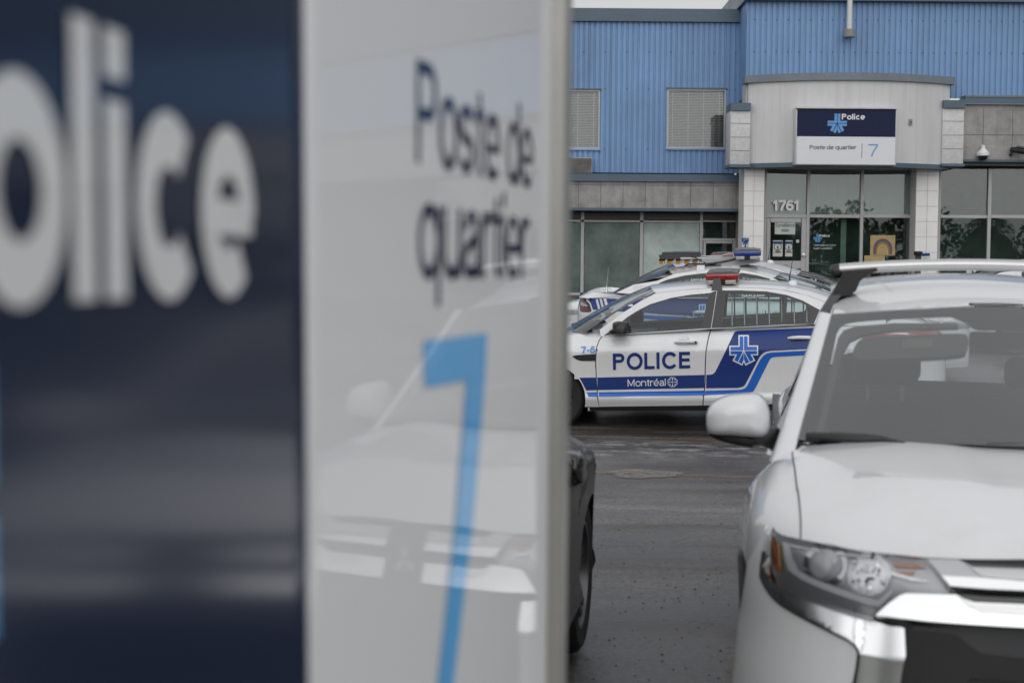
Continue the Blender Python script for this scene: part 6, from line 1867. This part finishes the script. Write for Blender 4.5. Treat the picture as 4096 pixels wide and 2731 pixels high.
words(t, 'TERRITOIRE DESSERVI', Z5, 696, 704, 870, 717, YR - .012, WHITE2, .08); words(t, 'SAINT-LAURENT', Z5, 696, 728, 845, 742, YR - .012, WHITE2, .09)
t = notice('rainbow_drawing', Z5, 1143, 631, 1338, 789, YR - .012, PAPERT, 'kraft paper with a painted rainbow taped to the window', 'drawing')
c = W_(Z5(1240, 781), YR - .014) - t.location; k = 1 / 338.0 / 1.0 * 1.0
sc = (W_(Z5(1340, 700), YR).x - W_(Z5(1240, 700), YR).x) / 100
for i, (rx, ry, m) in enumerate(((70, 118, REDP), (63, 108, BLUEP), (55, 97, GREENP), (46, 84, ORANGEP), (37, 70, YELLP))):
    V = []; Fc = []; ribbon([(0 + rx, 0)] + arcp(0, ry * .35, rx, ry * .65, 0, 180, 22) + [(-rx, 0)], 9.5, 0, V, Fc)
    link_mesh('rainbow_arc', [c + Vector((p.x * sc, -.001 - .0004 * i, p.y * sc)) for p, l in V], Fc, m, t)
t = notice('brown_paper', Z5, 1096, 791, 1257, 850, YR - .012, PAPERT, 'plain kraft paper sheet taped below the rainbow drawing', 'paper')
t, q = thing('direction_sign', Z5(160, 732), 32.48, 'small navy and white sign with an arrow on the left tiled pier', 'sign')
flat(t, 'navy_face', Z5, 133, 652, 187, 686, 32.48, NAVYD, .012); flat(t, 'white_face', Z5, 133, 686, 187, 760, 32.48, PAPERW, .012)
embl(t, Z5, 150, 668, 10, 32.478, SKYB); words(t, 'Police', Z5, 160, 659, 182, 665, 32.478, STEXTW, .14)
words(t, 'POINT', Z5, 136, 724, 182, 736, 32.478, NAVYD, .13)
V = []; Fc = []; ribbon([(0, -.075), (0, .06)], .03, 0, V, Fc); ribbon([(-.055, .01), (0, .075), (.055, .01)], .028, 1, V, Fc)
c = W_(Z5(160, 706), 32.476) - t.location; link_mesh('arrow', [c + Vector((p.x, -.002 - l * .001, p.y)) for p, l in V], Fc, NAVYD, t)

# posts with bay numbers in front of the shop windows
def bay_post(p, Y, label, board, name='bay_post'):
    q = W_(p, Y); g = gz(q.x, Y); t = empty(name, (q.x, Y, g), None, label, 'post'); return t, q
Yq = 31.2
t, q = bay_post(Z5(1520, 757), Yq, 'black capped post with a tilted bay sign reading 7-2', None)
h = q.z - t.location.z
b = MB(); b.box((-.055, -.055, 0), (.055, .055, h - .08), bev=.008); b.build('post', RUST, t, smooth=40)
b = MB(); b.lathe([(.085, h - .09), (.095, h - .07), (.095, h - .01), (.07, h)], 16); b.build('post_cap', BLACKP, t, smooth=40)
b = MB(); b.tube(cr([(-.03, -.06, h - .2), (-.16, -.1, h - .35), (-.2, -.1, h - .6)], 4), .01, 6); b.build('cable', BLACKP, t)
M_ = [W_(ZC(x, y), Yq - .08) - t.location for x, y in ((400, 160), (562, 153), (585, 290), (408, 290))]
Mn = [W_(ZC(x, y), Yq - .08) - t.location for x, y in ((400, 160), (562, 153), (569, 205), (404, 213))]
b = MB(); b.prism(M_, (0, .012, 0)); sb = b.build('sign_board', PAPERW, t)
b = MB(); b.prism([p + Vector((0, -.003, 0)) for p in Mn], (0, .002, 0)); b.build('navy_strip', NAVYD, sb)
w7 = words(t, '7-2', ZC, 436, 243, 496, 280, Yq - .085, STEXT, .1)
t, q = bay_post(ZC(1345, 400), Yq, 'brown post with two white tags just left of the window mullion', None)
h = q.z - t.location.z
b = MB(); b.box((-.05, -.05, 0), (.05, .05, h), bev=.006); b.build('post', RUST, t, smooth=40)
for pts in (((1255, 430), (1365, 430), (1362, 535), (1262, 548)), ((1395, 430), (1448, 430), (1444, 512), (1390, 520))):
    b = MB(); b.prism([W_(ZC(x, y), Yq - .09) - t.location for x, y in pts], (0, .008, 0)); b.build('tag', PAPERW, t)
# ------------------------------------------------------------------ markings on the tarmac
def ghit(p):
    d = ray(p); t = 1.0
    while t < 80:
        q = EYE + d * t
        if q.z <= gz(q.x, q.y): return q
        t += .01
    return q
def stripe(name, pts, w, m, lift=.004):
    V = []; Fc = []
    P2 = [Vector((p[0], p[1])) for p in pts]
    for i, p in enumerate(P2):
        t = (P2[min(i + 1, len(P2) - 1)] - P2[max(i - 1, 0)]).normalized(); n = Vector((-t.y, t.x)) * w / 2
        for q in (p + n, p - n): V.append((q.x, q.y, gz(q.x, q.y) + lift))
    for i in range(len(P2) - 1): Fc.append((2 * i, 2 * i + 1, 2 * i + 3, 2 * i + 2))
    o = link_mesh(name, V, Fc, m); tag(o, kind='structure'); return o
def fine(a, b, n=24): return [(a.x + (b.x - a.x) * i / n, a.y + (b.y - a.y) * i / n) for i in range(n + 1)]
a, b = ghit(PP(1310, 1002)), ghit(PP(1640, 1010)); d = (b - a)
stripe('bay_line_marking', fine(a - d * 2.5, b + d * 2.5), .11, LINEP)
a, b = ghit(PP(1340, 1085)), ghit(PP(1745, 1097)); d = (b - a)
stripe('aisle_line_marking', fine(a - d * 2.5, b + d * 2.5), .10, LINEP)
a = ghit(PP(1692, 1512)); dv = Vector((math.sin(R(10)), math.cos(R(10)), 0))
stripe('stall_line_marking', fine(a - dv * 2.2, a + dv * .55), .11, STALLP)
c0, c1 = ghit(PP(1395, 1088)), ghit(PP(1565, 1090)); c = (c0 + c1) / 2; rx = (c1 - c0).length / 2
ry = (ghit(PP(1480, 1079)).y - ghit(PP(1480, 1098)).y) / 2
V = [(c.x + rx * (1 + .12 * math.sin(5 * t)) * math.cos(t), c.y + ry * (1 + .15 * math.cos(3 * t)) * math.sin(t)) for t in [2 * PI * i / 40 for i in range(40)]]
o = link_mesh('tarmac_patch', [(x, y, gz(x, y) + .006) for x, y in V], [tuple(range(40))], PATCHP); tag(o, kind='structure')
# loose grit and a few fallen leaves
rg = random.Random(5); b = MB()
for i in range(900):
    y = rg.uniform(5.2, 14); x = rg.uniform(.1, .26 * y + .3); s = rg.uniform(.003, .009); z = gz(x, y)
    b.add([(x - s, y - s, z), (x + s, y - s * .6, z), (x + s * .7, y + s, z), (x - s * .8, y + s, z), (x, y, z + s)], [(0, 1, 4), (1, 2, 4), (2, 3, 4), (3, 0, 4)])
o = b.build('loose_grit', mat('grit', (.16, .15, .14), rough=.9, var=.6, var_scale=3)); tag(o, 'fine loose grit scattered over the wet tarmac', 'grit', kind='stuff')
for k, p in enumerate(((8, 8),)): pass
# ------------------------------------------------------------------ trees across the street, behind the viewer: they are what the windows mirror
def tree(x, y, h, r, label, conifer, seed):
    rt = empty('conifer_tree' if conifer else 'leafy_tree', (x, y, 0), None, label, 'tree', 'trees across the street')
    rn = random.Random(seed)
    b = MB(); b.tube([(0, 0, 0), (.05, 0, h * .3), (0, .05, h * .8)], [.03 * h, .022 * h, .006 * h], 8); b.build('trunk', BARK, rt, smooth=40)
    V = []; Fc = []
    for i in range(7000):
        t = rn.random() ** .8; z = h * (.14 + .86 * t) if conifer else h * (.28 + .72 * t)
        rr = r * (1 - t) ** .8 * (.55 + .45 * (math.sin(t * 40) * .5 + .5)) + .1 if conifer else r * math.sqrt(max(0, 1 - (2 * t - 1) ** 2)) * (.8 + .25 * math.sin(5 * t + seed))
        a = rn.uniform(0, 2 * PI); q = rn.random() ** .45 * rr
        if not conifer and math.sin(a * 3 + t * 9 + seed) > .72: continue
        c = Vector((q * math.cos(a), q * math.sin(a), z - (.12 * q if conifer else 0)))
        s = rn.uniform(.06, .13) * (h / 8) * (1.9 - q / rr); u = Vector((rn.gauss(0, 1), rn.gauss(0, 1), rn.gauss(0, .6))).normalized(); v = u.cross(Vector((rn.gauss(0, 1), rn.gauss(0, 1), rn.gauss(0, 1)))).normalized()
        n = len(V); V += [c - u * s, c + v * s * .6, c + u * s, c - v * s * .6]; Fc.append((n, n + 1, n + 2, n + 3))
    # dense inner foliage so the heart of the crown is closed
    nr = 14; ns = 18; base = len(V)
    for i in range(nr + 1):
        t = i / nr
        for j in range(ns):
            a = 2 * PI * j / ns
            if conifer: rr = r * .5 * (1 - t) ** .8 * (.95 + .1 * rn.random()) + .02; z = h * (.16 + .80 * t)
            else: rr = r * .48 * math.sqrt(max(0, 1 - (2 * t - 1) ** 2)) * (.95 + .1 * rn.random()) + .02; z = h * (.38 + .46 * t)
            V.append(Vector((rr * math.cos(a), rr * math.sin(a), z)))
    for i in range(nr):
        for j in range(ns): Fc.append((base + i * ns + j, base + i * ns + (j + 1) % ns, base + (i + 1) * ns + (j + 1) % ns, base + (i + 1) * ns + j))
    link_mesh('crown', V, Fc, LEAFD if conifer else LEAF, rt)
for i, (x, y, h, r, k) in enumerate(((-9, -17, 7.5, 1.7, True), (-5.5, -15, 4.3, 2.3, False), (-2.2, -19, 8, 1.8, True), (2.0, -16, 4.4, 2.5, False), (5.6, -18, 4.6, 2.3, False), (7.6, -17, 7.2, 1.5, True), (9.6, -15, 4.2, 2.4, False), (12.6, -20, 8, 1.9, True), (15.5, -17, 4.7, 2.8, False), (20, -19, 5.0, 3.0, False), (24, -17, 7.5, 1.7, True), (28, -18, 5, 3.0, False), (-13, -16, 4.8, 2.6, False))):
    tree(x, y, h, r, ['tall dark conifer', 'low round leafy tree'][not k] + ' across the street, seen only mirrored in the windows', k, i + 3)

# far line of woods behind those trees
def woods():
    rn = random.Random(11); V = []; Fc = []
    for i in range(26000):
        x = rn.uniform(-70, 90); top = 5.3 + .8 * math.sin(x * .31) + .7 * math.sin(x * .83 + 1) + .5 * math.sin(x * 2.1)
        z = top * rn.random() ** .75; s = rn.uniform(.12, .30); y = -36 + rn.uniform(-1.5, 1.5)
        u = Vector((rn.gauss(0, 1), rn.gauss(0, .6), rn.gauss(0, 1))).normalized(); v = u.cross(Vector((rn.gauss(0, 1), rn.gauss(0, 1), rn.gauss(0, 1)))).normalized(); c = Vector((x, y, z))
        n = len(V); V += [c - u * s, c + v * s * .7, c + u * s, c - v * s * .7]; Fc.append((n, n + 1, n + 2, n + 3))
    o = link_mesh('far_woods', V, Fc, mat('woods_green', (.12, .15, .10), rough=.8, var=.4, var_scale=.6)); tag(o, 'far line of green woods across the street', 'woods', kind='stuff')
woods()
# ------------------------------------------------------------------ sky, sun, camera
w = bpy.data.worlds.new('World'); SC.world = w; w.use_nodes = True
nt = w.node_tree; N = nt.nodes; L = nt.links
bg = N['Background']
sky = N.new('ShaderNodeTexSky'); sky.sky_type = 'NISHITA'; sky.sun_disc = False
SUN_EL, SUN_AZ = R(33), R(182)
sky.sun_elevation = SUN_EL; sky.sun_rotation = SUN_AZ; sky.air_density = 1.0; sky.dust_density = 4.0
hs = N.new('ShaderNodeHueSaturation'); hs.inputs['Saturation'].default_value = .10
L.new(sky.outputs[0], hs.inputs['Color'])
# an even overcast: brighter overhead, a little uneven cloud
tc = N.new('ShaderNodeTexCoord'); sp = N.new('ShaderNodeSeparateXYZ'); L.new(tc.outputs['Generated'], sp.inputs[0])
mr = N.new('ShaderNodeMapRange'); mr.inputs[1].default_value = 0; mr.inputs[2].default_value = 1; mr.inputs[3].default_value = 6.3; mr.inputs[4].default_value = 6.6
L.new(sp.outputs['Z'], mr.inputs[0])
nz = N.new('ShaderNodeTexNoise'); nz.inputs['Scale'].default_value = 2.2; nz.inputs['Detail'].default_value = 5
L.new(tc.outputs['Generated'], nz.inputs['Vector'])
m2 = N.new('ShaderNodeMapRange'); m2.inputs[1].default_value = .3; m2.inputs[2].default_value = .7; m2.inputs[3].default_value = .93; m2.inputs[4].default_value = 1.07
L.new(nz.outputs['Fac'], m2.inputs[0])
ml = N.new('ShaderNodeMath'); ml.operation = 'MULTIPLY'; L.new(mr.outputs[0], ml.inputs[0]); L.new(m2.outputs[0], ml.inputs[1])
cc = N.new('ShaderNodeMix'); cc.data_type = 'RGBA'; cc.blend_type = 'MULTIPLY'; cc.inputs[0].default_value = 1
cc.inputs[6].default_value = (.972, .982, 1.0, 1)
cb = N.new('ShaderNodeCombineXYZ')
for i in range(3): L.new(ml.outputs[0], cb.inputs[i])
L.new(cb.outputs[0], cc.inputs[7])
fx = N.new('ShaderNodeMix'); fx.data_type = 'RGBA'; fx.inputs[0].default_value = .88
L.new(hs.outputs[0], fx.inputs[6]); L.new(cc.outputs[2], fx.inputs[7])
L.new(fx.outputs[2], bg.inputs[0]); bg.inputs[1].default_value = .10

sl = bpy.data.lights.new('sun', 'SUN'); sl.energy = 1.05; sl.angle = R(90); sl.color = (1, .988, .972)
so = bpy.data.objects.new('sun', sl); COL.objects.link(so)
d = Vector((math.cos(SUN_EL) * math.sin(SUN_AZ), math.cos(SUN_EL) * math.cos(SUN_AZ), math.sin(SUN_EL)))
so.rotation_euler = d.to_track_quat('Z', 'Y').to_euler(); so.location = (0, 0, 30)

cam = bpy.data.cameras.new('camera'); co = bpy.data.objects.new('camera', cam); COL.objects.link(co)
cam.lens = 50; cam.sensor_width = 36; cam.sensor_fit = 'HORIZONTAL'; cam.clip_start = .05; cam.clip_end = 2000
Mc = Matrix((CR, CU, -FW)).transposed().to_4x4(); Mc.translation = EYE
co.matrix_world = Mc
cam.dof.use_dof = True; cam.dof.focus_distance = 15.3; cam.dof.aperture_fstop = 3.4; cam.dof.aperture_blades = 9
SC.camera = co
SC.view_settings.view_transform = 'Standard'; SC.view_settings.look = 'None'
SC.view_settings.exposure = 0.14; SC.view_settings.gamma = 1.0; SC.view_settings.use_curve_mapping = False
SC.render.engine = 'CYCLES'
SC.cycles.use_denoising = True
try: SC.cycles.denoiser = 'OPENIMAGEDENOISE'
except Exception: pass
SC.cycles.max_bounces = 8; SC.cycles.transparent_max_bounces = 24; SC.cycles.glossy_bounces = 5; SC.cycles.diffuse_bounces = 4
SC.cycles.sample_clamp_indirect = 6; SC.cycles.caustics_reflective = False; SC.cycles.caustics_refractive = False
SC.cycles.filter_width = 1.5
